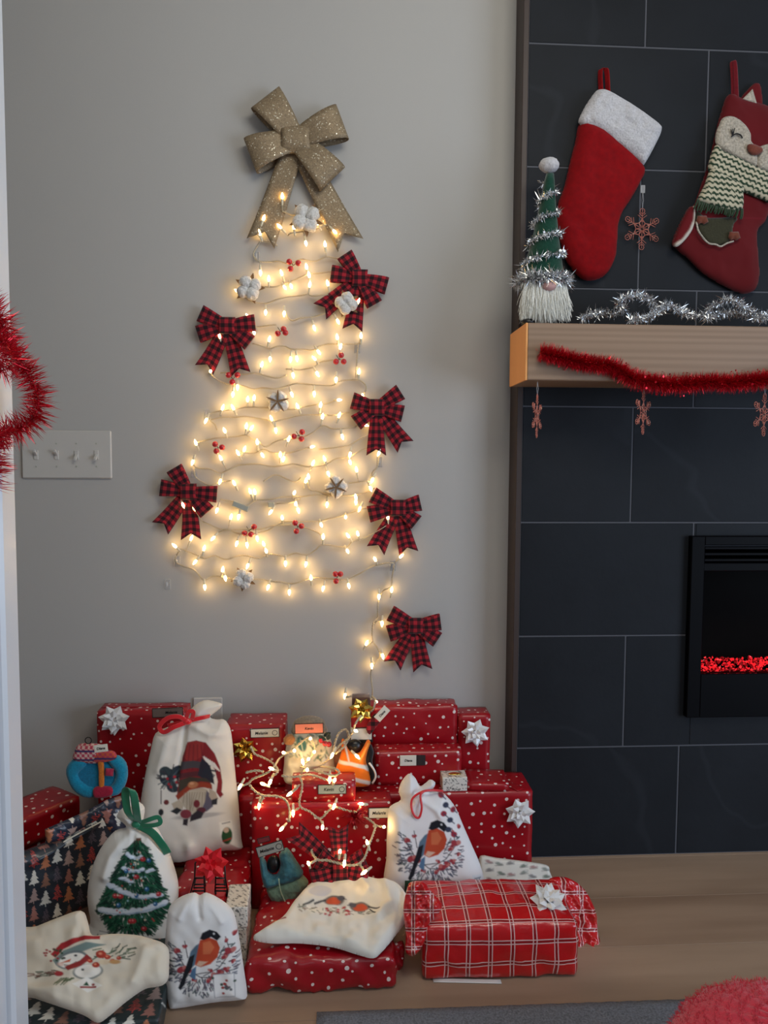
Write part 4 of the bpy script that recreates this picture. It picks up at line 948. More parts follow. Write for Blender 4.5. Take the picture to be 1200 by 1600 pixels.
def card(parent, px, py, Y, w, h, ang=0, text=None, size=.012, name='name_tag', m=None, edge=INKE, nrm=None, ring=True, tcol=None, tx=0.0, photo=False):
    c = at(px, py, Y); n = np.array(nrm if nrm is not None else (0, -1, 0), float); n /= np.linalg.norm(n)
    u0 = np.cross(n, [0, 0, 1.0]); u0 = -u0/np.linalg.norm(u0); u0 = u0 if u0[0] > 0 else -u0; v0 = np.cross(n, u0); v0 = v0 if v0[2] > 0 or abs(v0[2]) < 1e-6 and v0[1] > 0 else -v0
    a = R(ang); u = u0*math.cos(a)+v0*math.sin(a); v = -u0*math.sin(a)+v0*math.cos(a)
    s = PM*(2.076+Y)/2.07; w *= s; h *= s
    def pl(cx_, cz, ww, hh, d, nm, mm_, pr):
        q = [c+u*(cx_+sx*ww/2)+v*(cz+sz*hh/2)+n*dd for dd in (d, d+.0007) for sx, sz in ((-1, -1), (1, -1), (1, 1), (-1, 1))]
        F_ = [[4, 5, 6, 7], [3, 2, 1, 0], [0, 1, 5, 4], [1, 2, 6, 5], [2, 3, 7, 6], [3, 0, 4, 7]]
        if np.cross(u, v)@n < 0: F_ = [f[::-1] for f in F_]
        return obj(nm, q, F_, mm_, pr, smooth=False)
    b = pl(0, 0, w, h, .0005, name, edge, parent); pl(0, 0, w-.0035, h-.0035, .0012, 'card_face', m or CARD, b)
    if text: texto(b, text, c+u*(tx*w-(w*.12 if ring else 0))+n*.0023, size, u, v, tcol or INK, bold=.0002)
    if ring:
        q = [c+u*(w*.34+h*.26*math.cos(t))+v*(h*.26*math.sin(t))+n*.0023 for t in np.linspace(0, 2*math.pi, 17)]
        obj('round_emblem', *tube(q, .0006, 4), INK, b)
    if photo: pl(w*.75, 0, w*.55, h, .0005, 'dark_photo', INKE, b)
    return b

# ---- back row
# tall gift leaning on the wall, left
t, d = gift('wrapped_gift', 'tall polka dot gift with white star bow standing left of the gnome bag', 150, 291, 1111, -.085, -.01, seed=1, cr=.0015)
starbow(t, 180, 1123, -.09, .042, WHITEBOW, spin=12, label='white star bow'); seam(t, [(d[0]+.01, -.087, d[5]-.03), (d[0]+.01, -.087, .03), (0, -1, 0)], .0, DOTS) if False else None
card(t, 262, 1113, -.086, 48, 15, 2, 'Melanie', .010, m=mat('dim_card', (120, 104, 98), .7), ring=False, tx=.12); 
seam(t, [np.array([d[0]+.004, -.05, d[5]]), np.array([d[1]-.004, -.046, d[5]]), np.array([0, 0, 1.0])], .006, DOTS)
# big box behind centre box
t, d14b = gift('wrapped_gift', 'large polka dot gift behind the centre gift, right of the gnome bag', 372, 543, 1243, -.185, -.085, seed=2)
# upright gift behind the gnome bag, with gold bow
zt = d14b[5]
t, d = gift('wrapped_gift', 'polka dot gift with gold bow and name tag, behind the gnome bag', 352, 446, 1133, -.13, -.03, z0=zt, seed=3)
card(t, 414, 1145, -.131, 46, 15, 1, 'Melanie', .0105); starbow(t, 383, 1170, -.135, .034, GOLDBOW, spin=30, label='gold star bow')
# tall gifts behind right
t, d = gift('wrapped_gift', 'wide polka dot gift standing against the wall, upper right', 578, 716, 1103, -.075, -.008, seed=4, cr=.003, r=.008)
d18 = d
t, d = gift('wrapped_gift', 'tall narrow polka dot gift with white star bow nearest the slate', 716, 767, 1117, -.075, -.005, seed=5)
starbow(t, 742, 1143, -.08, .040, WHITEBOW, spin=5, label='white star bow')
# long gift along the wall, right
t, d22 = gift('wrapped_gift', 'long polka dot gift with silver white bow, its end beside the slate', 545, 833, 1239, -.215, -.09, seed=6, cr=.0012)
starbow(t, 811, 1268, -.22, .040, WHITEBOW, spin=20, label='white star bow')
z22 = d22[5]
seam(t, [np.array([d22[1]-.10, -.094, z22]), np.array([d22[1]-.03, -.21, z22]), np.array([0, 0, 1.0])], .012, DOTS)
t, d = gift('wrapped_gift', 'polka dot gift with tag and small dark photo, on the long gift', 586, 722, 1174, -.165, -.105, z0=z22, seed=7)
card(t, 638, 1188, -.166, 27, 17, 0, 'Diana', .0085, ring=False, photo=True, edge=CARD)
t, d = gift('wrapped_gift', 'small flat polka dot gift on the right end of the long gift', 732, 798, 1225, -.213, -.115, z0=z22, seed=8, rot=-4)
# little printed box
def art_toile(a_):
    pass
def toile(V):
    q = V*340; n = vnoise(q[:, 0]+q[:, 1]*.7, q[:, 2]+q[:, 1]*.4, 3)+.4*vnoise(q[:, 0]*2.4, q[:, 2]*2.4+q[:, 1]*2, 8)
    k = np.clip((n-.86)*9, 0, 1)[:, None]; return np.array(lin((226, 222, 212)))*(1-k)+np.array(lin((104, 104, 100)))*k
x0, x1 = X(691, 1215, -.205), X(730, 1215, -.205); zz1 = Zc(710, 1214, -.205)
t = thing('small_gift_box', 'tiny white box with grey print on the long gift', 'gift', ((x0+x1)/2, -.185, z22))
wrapbox(t, x0, x1, -.208, -.160, z22, zz1, COLPAPER, step=.0016, cr=.0, r=.002, colfn=toile, seed=2)
p = np.array([(x0+x1)/2+.003, -.185, zz1]); obj('gold_button', *ico(p, .013, 2, (1.3, .6, .2)), GOLDBOW, t)

# ---- centre
t, d14 = gift('wrapped_gift', 'big square polka dot gift at centre under the wire loop', 392, 612, 1254, -.285, -.220, seed=9, cr=.001)
card(t, 592, 1270, -.286, 34, 18, 0, 'Melanie', .0105, ring=False)
# red curled bow on it
cc = at(552, 1276, -.292); rb = []
rg = np.random.default_rng(11)
for k in range(26):
    a = rg.uniform(0, 2*math.pi); L = rg.uniform(.02, .038); e = cc+np.array([math.cos(a)*L, -rg.uniform(.002, .016), math.sin(a)*L*.8]); m_ = (cc+e)/2+np.array([0, -rg.uniform(.004, .014), .004])
    V, F_, _ = ribbonm(smoothpath([cc, m_, e], 5), .0016, np.array([math.sin(a), 0, -math.cos(a)]), .0003); rb.append((V, F_))
obj('curled_bow', *cat_(rb), mat('dark_red_foil', (150, 10, 26), .3, .5), t, label='dark red curled foil bow')
t, d12 = gift('wrapped_gift', 'small flat polka dot gift with grey tag on top of the centre gift', 455, 556, 1221, -.283, -.222, z0=d14[5], seed=10)
card(t, 519, 1233, -.284, 46, 16, 0, 'Kevin', .0105, m=mat('grey_green_card', (168, 176, 164), .7))
# soft low gift in front
t = thing('wrapped_gift', 'low crumpled polka dot gift under the robin print pouch', 'gift', (X(505, 1500, -.585), -.45, 0), 'red polka dot wrapped gifts')
zl = Zc(505, 1494, -.575); xl0, xl1 = X(386, 1520, -.58), X(622, 1520, -.58)
wrapbox(t, xl0, xl1, -.585, -.300, 0, zl, DOTS2, cr=.007, r=.014, step=.008, seed=12, bul=.008, rot=-.6)
puff('paper_flap', [(598, 1488), (612, 1478), (629, 1470), (631, 1490), (628, 1512), (618, 1530), (616, 1552), (603, 1552), (598, 1530)], lean(-.592, 4, 0, 30), .008, 8, DOTS2, 2.2, t, wr=.004, wsc=7, seed=4)
puff('paper_flap', [(381, 1500), (390, 1490), (408, 1500), (400, 1520), (404, 1548), (392, 1556), (384, 1545), (388, 1525), (379, 1515)], lean(-.592, 4, 0, -25), .008, 8, DOTS2, 2.2, t, wr=.004, wsc=7, seed=6)

# ---- red tartan gift, right front
zp = Zc(780, 1441, -.555); xp0, xp1 = X(662, 1490, -.56), X(904, 1490, -.56)
t = thing('tartan_gift', 'red tartan wrapped gift with white star bow on the oak floor', 'gift', ((xp0+xp1)/2, -.47, 0))
wrapbox(t, xp0, xp1, -.565, -.385, 0.002, zp, TARTAN, cr=.003, r=.012, step=.008, seed=13, bul=.010, rot=-1.0)
# gathered paper ends standing off the box
puff('gathered_end', [(636, 1388), (642, 1378), (662, 1377), (672, 1390), (690, 1412), (684, 1430), (668, 1448), (664, 1470), (652, 1490), (641, 1494), (633, 1484), (634, 1460), (630, 1420)], lean(-.545, 28, zp*.55, -12), .012, 10, TARTAN, 2.0, t, back=.8, wr=.006, wsc=8, seed=3,
     folds=[([(660, 1380), (672, 1400), (668, 1440)], .006, 3), ([(648, 1384), (654, 1420), (650, 1470)], .005, 3), ([(682, 1405), (664, 1430)], -.005, 3)])
puff('gathered_end', [(858, 1374), (880, 1370), (900, 1378), (915, 1392), (925, 1410), (932, 1430), (934, 1455), (941, 1485), (938, 1508), (928, 1522), (921, 1514), (918, 1496), (906, 1484), (897, 1486), (892, 1466), (888, 1442), (876, 1420), (866, 1396)], lean(-.520, 24, zp*.5, 10), .012, 12, TARTAN, 2.0, t, back=.8, wr=.006, wsc=10, seed=5,
     folds=[([(880, 1376), (905, 1420), (925, 1490)], .006, 3), ([(895, 1440), (930, 1500)], -.005, 4), ([(905, 1385), (930, 1450)], .004, 3)])
V, F_ = ribbonm(np.linspace([xp0+.02, -.560, .0015], [xp0+.16, -.572, .0015], 10), .006, np.array([0, 1.0, 0]))[:2]
obj('white_paper_edge', V, F_, WHITEBOW, t)
sb = at(856, 1412, -.46); starbow(t, 0, 0, 0, .042, WHITEBOW, nrm=(0, -.5, .86), spin=8, P=(X(856, 1415, -.50), -.50, zp+.006), label='white star bow')
# dark green bit behind
gx = at(640, 1385, -.375)
t = thing('green_gift_box', 'small dark green box corner behind the tartan gift', 'gift', (gx[0]+.02, -.35, 0))
wrapbox(t, X(632, 1385, -.37), X(672, 1385, -.37), -.372, -.335, 0, Zc(640, 1377, -.372), m_fabric('dark_green_paper', (26, 66, 50), .5, 60, .1), seed=3)
# white printed flat gift leaning on the long gift
t = thing('printed_flat_gift', 'flat white gift with festive print leaning between long and tartan gifts', 'gift', (X(805, 1350, -.25), -.27, 0))
def art_xmas(a_):
    rg = np.random.default_rng(2)
    for i in range(18):
        cx, cy = 765+i % 6*17+rg.uniform(-4, 4), 1348+i//6*13+rg.uniform(-3, 3)+(i % 6)*1.5; c_ = [(150, 96, 96), (110, 120, 112), (96, 92, 96), (60, 88, 70)][i % 4]
        a_.ell(cx, cy, 6, 2.6, c_, rg.uniform(-30, 30), .8); a_.line([(cx-6, cy+3), (cx+6, cy+2)], .9, (90, 84, 84), .8); a_.ell(cx+3, cy-2, 2, 1.4, (230, 226, 220), 0, .7)
puff('wrapping', [(750, 1337), (775, 1340), (815, 1345), (853, 1351), (859, 1362), (860, 1384), (800, 1392), (752, 1390), (748, 1360)], lean(-.255, 32, .06), .010, 6, COLPAPER, 1.3, t, art=art_xmas, base=(224, 220, 210), back=.8, sm=3, wr=.001)

# ---- left boxes
def rbox(name, label, p0, p1, depth, z0, z1, m, group=None, side=1, **k):
    "box whose front edge runs from floor point p0 to p1"
    p0, p1 = np.array(p0[:2]), np.array(p1[:2]); e = p1-p0; L = np.linalg.norm(e); a = math.degrees(math.atan2(e[1], e[0])); n = np.array([-e[1], e[0]])/L; c = (p0+p1)/2+n*depth/2
    t = thing(name, label, 'gift', (c[0], c[1], z0), group); wrapbox(t, c[0]-L/2, c[0]+L/2, c[1]-depth/2, c[1]+depth/2, z0, z1, m, rot=a, **k); return t
YU = -.36
uz1, uz0 = Zc(80, 1268, YU+.09), Zc(80, 1302, YU+.09)
pA, pB = at(10, 1290, -.30), at(119, 1252, -.14)
zz_top = at(60, 1268, -.225)[2]; 
rbox('wrapped_gift', 'lower of the two stacked polka dot gifts beside the door casing', (pA[0], -.290), (pB[0]-.01, -.135), .11, 0, zz_top-.075, DOTS, 'red polka dot wrapped gifts', seed=14)
rbox('wrapped_gift', 'upper of the two stacked polka dot gifts beside the door casing', (pA[0], -.295), (pB[0]+.01, -.14), .115, zz_top-.074, zz_top, DOTS, 'red polka dot wrapped gifts', seed=15)
# dark tree paper bag
TREEC = [(214, 214, 206), (166, 112, 102), (190, 70, 64), (140, 100, 84), (172, 148, 142), (104, 92, 104), (184, 116, 82), (226, 222, 210)]
def art_trees(seed, flip=False, ox=0, oy=0, cw=17.0, chh=25.0, shear=0.0):
    def f(a):
        u0, v0 = a.x-ox, a.y-oy+(a.x-ox)*shear
        col = np.floor(u0/cw); vv = v0+np.where(col % 2 == 0, 0, chh*.5)+6*np.sin(col*2.1); rw = np.floor(vv/chh)
        u = (u0/cw-col-.5)*2; v = vv/chh-rw
        if flip: v = 1-v
        hsh = ((col*7+rw*13+seed*5).astype(np.int64)) % len(TREEC); sc_ = .9+.1*((col*3+rw) % 2)
        tiers = .52+.48*((v*3.6) % 1); env = np.clip(.12+v*1.1, 0, 1)*tiers*1.12*sc_
        tree = (np.abs(u) < env) & (v > .06) & (v < .80); trunk = (np.abs(u) < .08) & (v >= .80) & (v < .93)
        stripes = ((v*9+u) % 1 < .45) & (hsh % 3 == 2)
        m_ = ((tree & ~stripes) | trunk)[:, None]; cc_ = np.array([lin(c) for c in TREEC])[hsh]
        a.c = np.where(m_, cc_, a.c)
    return f
NAVY = (36, 44, 54)
tb = thing('tree_print_bag', 'dark navy gift bag printed with little trees, behind the green ribbon sack', 'gift', (X(110, 1400, -.32), -.30, 0))
dz = (at(45, 1455, -.37), at(215, 1400, -.21)); yw = math.degrees(math.atan2(.16, dz[1][0]-dz[0][0]))
PLB = (np.array([dz[0][0], -.37, 0]), np.array([math.sin(R(yw)), -math.cos(R(yw)), 0]))
PLBf = (PLB[0]+PLB[1]*.014, PLB[1])
bag_ol = [(20, 1336), (45, 1330), (75, 1318), (95, 1300), (120, 1288), (150, 1264), (185, 1250), (215, 1252), (225, 1290), (220, 1400), (150, 1410), (95, 1432), (45, 1454), (20, 1462)]
puff('bag_body', bag_ol, PLB, .018, 12, COLPAPER, 1.2, tb, art=art_trees(1, ox=40, oy=1300, shear=.30, cw=18, chh=28), base=NAVY, back=1.6, sm=0, wr=.0025, wsc=26, folds=[([(45, 1345), (140, 1290)], .004, 4)])
puff('folded_top', [(70, 1296), (100, 1283), (140, 1265), (166, 1250), (185, 1244), (215, 1240), (222, 1262), (196, 1300), (170, 1300), (158, 1278), (130, 1292), (98, 1312), (72, 1318)], PLBf, .008, 6, COLPAPER, 1.2, tb, art=art_trees(4, True, ox=66, oy=1236, shear=.25, cw=18, chh=28), base=(34, 42, 60), back=.8, sm=0, wr=.002, wsc=12)
V, F_ = ribbonm(smoothpath(onplane([(96, 1313), (125, 1297), (158, 1280)], *PLBf)+PLB[1]*.011, 6), .0016, np.array([0, 0, 1.0]))[:2]
obj('torn_white_edge', V, F_, CARD, tb)
# tree paper gift on the floor, front left
xg0, xg1 = X(20, 1600, -.66), X(263, 1560, -.60)
def trees_top(V):
    a = Art(V[:, 0]*620, -V[:, 1]*620-V[:, 2]*620, (36, 50, 52)); art_trees(3, ox=3, oy=2, cw=19, chh=27)(a); return a.c
t = thing('tree_print_gift', 'low dark green tree print gift on the floor under the snowman bag', 'gift', ((xg0+xg1)/2, -.6, 0))
wrapbox(t, xg0, xg1, -.72, -.47, 0, .052, COLPAPER, step=.0022, r=.006, cr=.0015, colfn=trees_top, rot=3, seed=6)

# red dotted gift in the left middle
t, d12b = gift('wrapped_gift', 'crumpled polka dot gift under the black wire chair', 270, 384, 1392, -.385, -.19, m=DOTS2, seed=17, cr=.005, r=.010, step=.010)
zc = d12b[5]

# ---- fabric bags
def ribbon_loop(parent, pts, w, m, name='ribbon', side=None, base=None):
    P = smoothpath(np.array(pts, float), 6); T = np.gradient(P, axis=0); T /= np.linalg.norm(T, axis=1, keepdims=True)
    s = np.cross(T, np.array([0, -1.0, 0])) if side is None else np.broadcast_to(np.array(side, float), P.shape)
    s = s/np.maximum(np.linalg.norm(s, axis=1, keepdims=True), 1e-6); V, F_, uv = ribbonm(P, w, s, .0004); return obj(name, V, F_, m, parent, uv=uv)
def pts3(L, Y): return [at(x, y, Y+(dy[0] if dy else 0)) for x, y, *dy in L]
CL = (226, 220, 210)
# gnome bag
PL5 = lean(-.240, 14, zc)
def art_gnome(a):
    R_, Dk = (128, 34, 40), (44, 40, 52)
    a.ell(312, 1271, 38, 4, (120, 112, 112), -6, .45)
    for (cx, cy, r, c) in [(268, 1212, 15, (42, 48, 60)), (275, 1225, 11, (52, 56, 66)), (262, 1203, 9, (56, 66, 70)), (282, 1203, 10, (38, 44, 56))]: a.ell(cx, cy, r, r*.9, c)
    rg = np.random.default_rng(4)
    for k in range(34):
        an = rg.uniform(0, 6.28); a.line([(270+6*math.cos(an), 1213+6*math.sin(an)), (270+rg.uniform(15, 22)*math.cos(an), 1213+rg.uniform(15, 23)*math.sin(an))], 1.4, [(44, 58, 62), (84, 96, 98), (58, 48, 56)][k % 3])
    for k in range(9): a.ell(258+rg.uniform(0, 26), 1203+rg.uniform(0, 26), 2, 2, [(170, 40, 50), (190, 190, 184)][k % 2])
    a.poly([(296, 1158), (310, 1155), (325, 1158), (338, 1175), (346, 1196), (350, 1220), (349, 1234), (352, 1238), (347, 1243), (341, 1234), (343, 1218), (338, 1200), (330, 1186), (320, 1180), (330, 1200), (333, 1224), (300, 1232), (280, 1240), (284, 1210), (288, 1180)], R_)
    a.poly([(296, 1158), (310, 1155), (322, 1159), (318, 1180), (300, 1190), (290, 1180)], (150, 48, 46)); 
    for k in range(5): a.line([(294+k*6, 1162), (288+k*8, 1200)], 1.2, (88, 26, 36), .7)
    a.poly([(286, 1188), (305, 1186), (330, 1190), (331, 1200), (305, 1197), (284, 1201)], (72, 66, 70)); a.poly([(284, 1206), (310, 1202), (332, 1206), (333, 1214), (310, 1210), (283, 1214)], (70, 40, 46), .8)
    a.poly([(318, 1182), (330, 1192), (336, 1210), (338, 1222), (322, 1214), (312, 1208)], Dk); 
    for k in range(12):
        an = rg.uniform(-.9, 2.0); a.line([(322, 1200), (322+18*math.cos(an), 1200+18*math.sin(an))], 1.6, (40, 44, 56))
    for k in range(6): a.line([(322+k*3, 1180+k*2), (330+k*3, 1192+k*2)], 1.8, (228, 224, 220))
    a.poly([(278, 1240), (300, 1222), (320, 1218), (334, 1222), (335, 1230), (318, 1226), (300, 1231), (282, 1247)], (150, 60, 40)); a.poly([(284, 1216), (300, 1211), (325, 1213), (334, 1220), (318, 1217), (300, 1222), (282, 1236)], (66, 58, 48))
    a.poly([(284, 1245), (300, 1231), (318, 1227), (328, 1230), (332, 1246), (322, 1262), (308, 1270), (292, 1258)], (190, 176, 156))
    for k in range(9): a.line([(292+k*4, 1235), (288+k*4+4*math.sin(k), 1262)], 1.0, (136, 116, 100), .8)
    a.ell(305, 1223, 8, 5, (186, 120, 84), -8); a.ell(303, 1221, 3.5, 2, (220, 160, 120))
    a.poly([(326, 1232), (334, 1238), (336, 1256), (326, 1264), (318, 1262), (324, 1248)], (96, 90, 104)); a.poly([(330, 1228), (340, 1234), (344, 1244), (336, 1250), (330, 1240)], (180, 164, 146)); a.poly([(334, 1246), (343, 1243), (342, 1253), (334, 1254)], (44, 42, 48))
    a.poly([(272, 1252), (284, 1246), (292, 1254), (286, 1262), (276, 1262)], (186, 172, 152)); a.poly([(270, 1264), (280, 1258), (288, 1262), (280, 1269)], (42, 44, 48))
    a.ell(294, 1268, 9, 7, (132, 56, 66)); a.ell(311, 1252, 5, 6, (120, 44, 52)); a.ell(318, 1262, 7, 5, (96, 44, 54)); a.poly([(302, 1270), (312, 1262), (322, 1266), (318, 1274), (300, 1280)], (52, 44, 50)); a.poly([(290, 1276), (298, 1275), (296, 1286), (289, 1285)], (50, 44, 50))
    a.line([(256, 1232), (256, 1252)], 1.4, (80, 70, 74)); a.ell(256, 1265, 4, 5, (44, 48, 50)); a.line([(256, 1270), (256, 1279)], 1.2, (44, 48, 50)); a.ell(264, 1250, 4, 4, (110, 48, 48))
    a.poly([(345, 1281), (364, 1278), (369, 1316), (350, 1320)], (238, 234, 224)); a.ell(357, 1302, 8, 13, (40, 78, 44)); a.ell(356, 1293, 4, 4, (196, 170, 150)); a.line([(351, 1310), (363, 1306)], 2, (180, 60, 50)); a.line([(350, 1283), (361, 1281)], 1.2, (90, 90, 90))
b5 = thing('gnome_print_bag', 'cream drawstring bag printed with a red hatted gnome, red ribbon round its neck', 'gift bag', (X(300, 1340, -.215), -.2, zc))
G5 = [(243, 1146), (262, 1136), (282, 1128), (295, 1120), (300, 1106), (318, 1094), (336, 1096), (347, 1100), (343, 1108), (328, 1120), (338, 1124), (350, 1124), (358, 1134), (362, 1150), (366, 1190), (372, 1250), (377, 1310), (377, 1327), (340, 1330), (300, 1343), (272, 1347), (245, 1332), (222, 1300), (219, 1262), (226, 1215), (236, 1170)]
puff('pouch', G5, PL5, .030, 34, COLCLOTH, 1.25, b5, art=art_gnome, base=CL, back=.5, sm=3, wr=.003, wsc=40, seed=2, folds=[([(292, 1135), (288, 1170), (278, 1215)], -.010, 4), ([(300, 1130), (330, 1145), (356, 1146)], .006, 6), ([(270, 1140), (250, 1200)], .005, 8), ([(300, 1318), (298, 1345)], .010, 8), ([(298, 1122), (325, 1126)], -.012, 4)])
nk = PL5[0]; yk = float(onplane([(296, 1126)], *PL5)[0][1])-.022
obj('knot', *ico(at(292, 1127, yk-.008), .010, 2, (1.2, .8, .9)), SATINR, b5)
ribbon_loop(b5, pts3([(292, 1128, -.01), (280, 1120, -.02), (262, 1122, -.02), (249, 1135, -.015), (256, 1144, -.012), (272, 1136, -.018), (290, 1129, -.012)], yk), .0055, SATINR)
ribbon_loop(b5, pts3([(290, 1126, -.008), (294, 1113, -.018), (302, 1112, -.018), (300, 1124, -.01)], yk), .005, SATINR)
ribbon_loop(b5, pts3([(262, 1134, .004), (280, 1130, -.004), (296, 1126, -.008), (318, 1121, -.004), (328, 1119, .01)], yk), .005, SATINR)

# tree sack with green ribbon
PL8 = lean(-.415, 12, 0)
def art_tree(a):
    rg = np.random.default_rng(3)
    a.poly([(219, 1303), (226, 1303), (232, 1325), (214, 1325)], (96, 60, 44))
    cxl = lambda y: 222-(y-1310)*.07
    for y in range(1308, 1446, 3):
        f = (y-1305)/138; hw = 4+46*min(f/.72, 1)**.85*(1 if f < .74 else 1-(f-.74)*2.0)
        for k in range(int(hw*1.2)+3):
            x = cxl(y)+rg.uniform(-hw, hw); dx = (x-cxl(y))/max(hw, 1)*8; a.line([(x, y), (x+dx+rg.uniform(-2, 2), y+rg.uniform(4, 9))], rg.uniform(1.4, 2.4), [(12, 58, 42), (24, 84, 58), (10, 42, 34), (44, 104, 76)][rg.integers(0, 4)])
    for y in range(1312, 1440, 3):
        f = (y-1305)/138; hw = 4+46*min(f/.72, 1)**.85*(1 if f < .74 else 1-(f-.74)*2.0)
        for sd in (-1, 1): x = cxl(y)+sd*hw*.9; a.line([(x, y), (x+sd*rg.uniform(3, 11), y+rg.uniform(1, 7))], 1.6, [(12, 58, 42), (24, 84, 58), (10, 42, 34)][rg.integers(0, 3)])
    for (P_, w_) in (([(178, 1372), (200, 1384), (225, 1392), (258, 1388)], 5), ([(166, 1410), (190, 1414), (225, 1412), (262, 1402)], 6.5), ([(206, 1326), (216, 1332), (228, 1330)], 3), ([(200, 1346), (212, 1352), (230, 1350)], 3.4), ([(196, 1362), (214, 1368)], 3.6), ([(236, 1352), (246, 1350)], 3)):
        Q_ = smoothpath(P_, 8)
        for k, (x, y) in enumerate(Q_): a.ell(x+rg.uniform(-1, 1), y+rg.uniform(-1.5, 1.5), w_*.8, w_*rg.uniform(.35, .75), (214, 222, 232), rg.uniform(-20, 20)); a.ell(x, y+w_*.5, w_*.6, w_*.18, (140, 164, 188), 0, .7)
    for (x, y) in ((230, 1334), (220, 1361), (196, 1391), (212, 1428), (254, 1388), (216, 1428), (232, 1440), (188, 1390)): a.ell(x, y, 4.2, 3.6, (168, 40, 48)); a.ell(x-1, y-1, 1.2, 1, (230, 140, 140))
    for (x, y) in ((239, 1336), (220, 1390), (193, 1404), (249, 1403), (205, 1352), (236, 1380)): a.ell(x, y, 3.4, 3.4, (40, 92, 140)); a.ell(x-1, y-1, 1, 1, (190, 220, 240))
    for k in range(40):
        f = rg.uniform(.1, 1); y = 1308+f*125; x = cxl(y)+rg.uniform(-1, 1)*40*f; a.ell(x, y, 1.3, 1.3, [(226, 214, 186), (190, 60, 60), (150, 190, 200)][k % 3])
    a.poly([(161, 1448), (166, 1460), (156, 1460)], (30, 70, 50)); a.line([(150, 1463), (172, 1461)], 2.5, (140, 40, 46)); a.line([(164, 1444), (182, 1446)], 1, (130, 130, 130)); a.line([(166, 1450), (180, 1452)], 1, (130, 130, 130))
b8 = thing('tree_print_sack', 'white sack printed with a snowy decorated fir, tied with green satin ribbon', 'gift bag', (X(205, 1470, -.415), -.39, 0))
G8 = [(198, 1292), (190, 1282), (183, 1274), (192, 1262), (206, 1260), (214, 1252), (226, 1262), (224, 1284), (232, 1290), (244, 1292), (256, 1312), (266, 1336), (274, 1360), (279, 1385), (277, 1420), (270, 1445), (262, 1480), (225, 1482), (170, 1478), (140, 1482), (128, 1462), (142, 1440), (138, 1410), (139, 1380), (148, 1345), (162, 1318), (180, 1298)]
puff('pouch', G8, PL8, .040, 36, COLCLOTH, 1.2, b8, art=art_tree, base=(232, 230, 224), back=.5, sm=3, wr=.003, wsc=34, seed=5, folds=[([(206, 1294), (180, 1330), (172, 1360)], .008, 7), ([(214, 1296), (216, 1330)], -.006, 4), ([(238, 1300), (262, 1370)], .006, 8), ([(196, 1288), (224, 1288)], -.016, 4), ([(198, 1262), (206, 1284)], .006, 4)])
yk = float(onplane([(212, 1288)], *PL8)[0][1])-.022
obj('knot', *ico(at(214, 1288, yk-.006), .011, 2, (1.1, .8, .8)), SATING, b8)
ribbon_loop(b8, pts3([(213, 1286, -.006), (200, 1270, -.02), (196, 1240, -.022), (202, 1232, -.028), (208, 1238, -.034), (212, 1262, -.03), (215, 1284, -.012)], yk), .0095, SATING, side=(.9, 0, -.35))
ribbon_loop(b8, pts3([(214, 1288, -.008), (232, 1281, -.02), (247, 1277, -.02), (250, 1286, -.022), (236, 1290, -.02), (216, 1290, -.01)], yk), .005, SATING)
ribbon_loop(b8, pts3([(214, 1289, -.010), (236, 1300, -.018), (252, 1318, -.018), (262, 1334, -.010)], yk), .009, SATING)

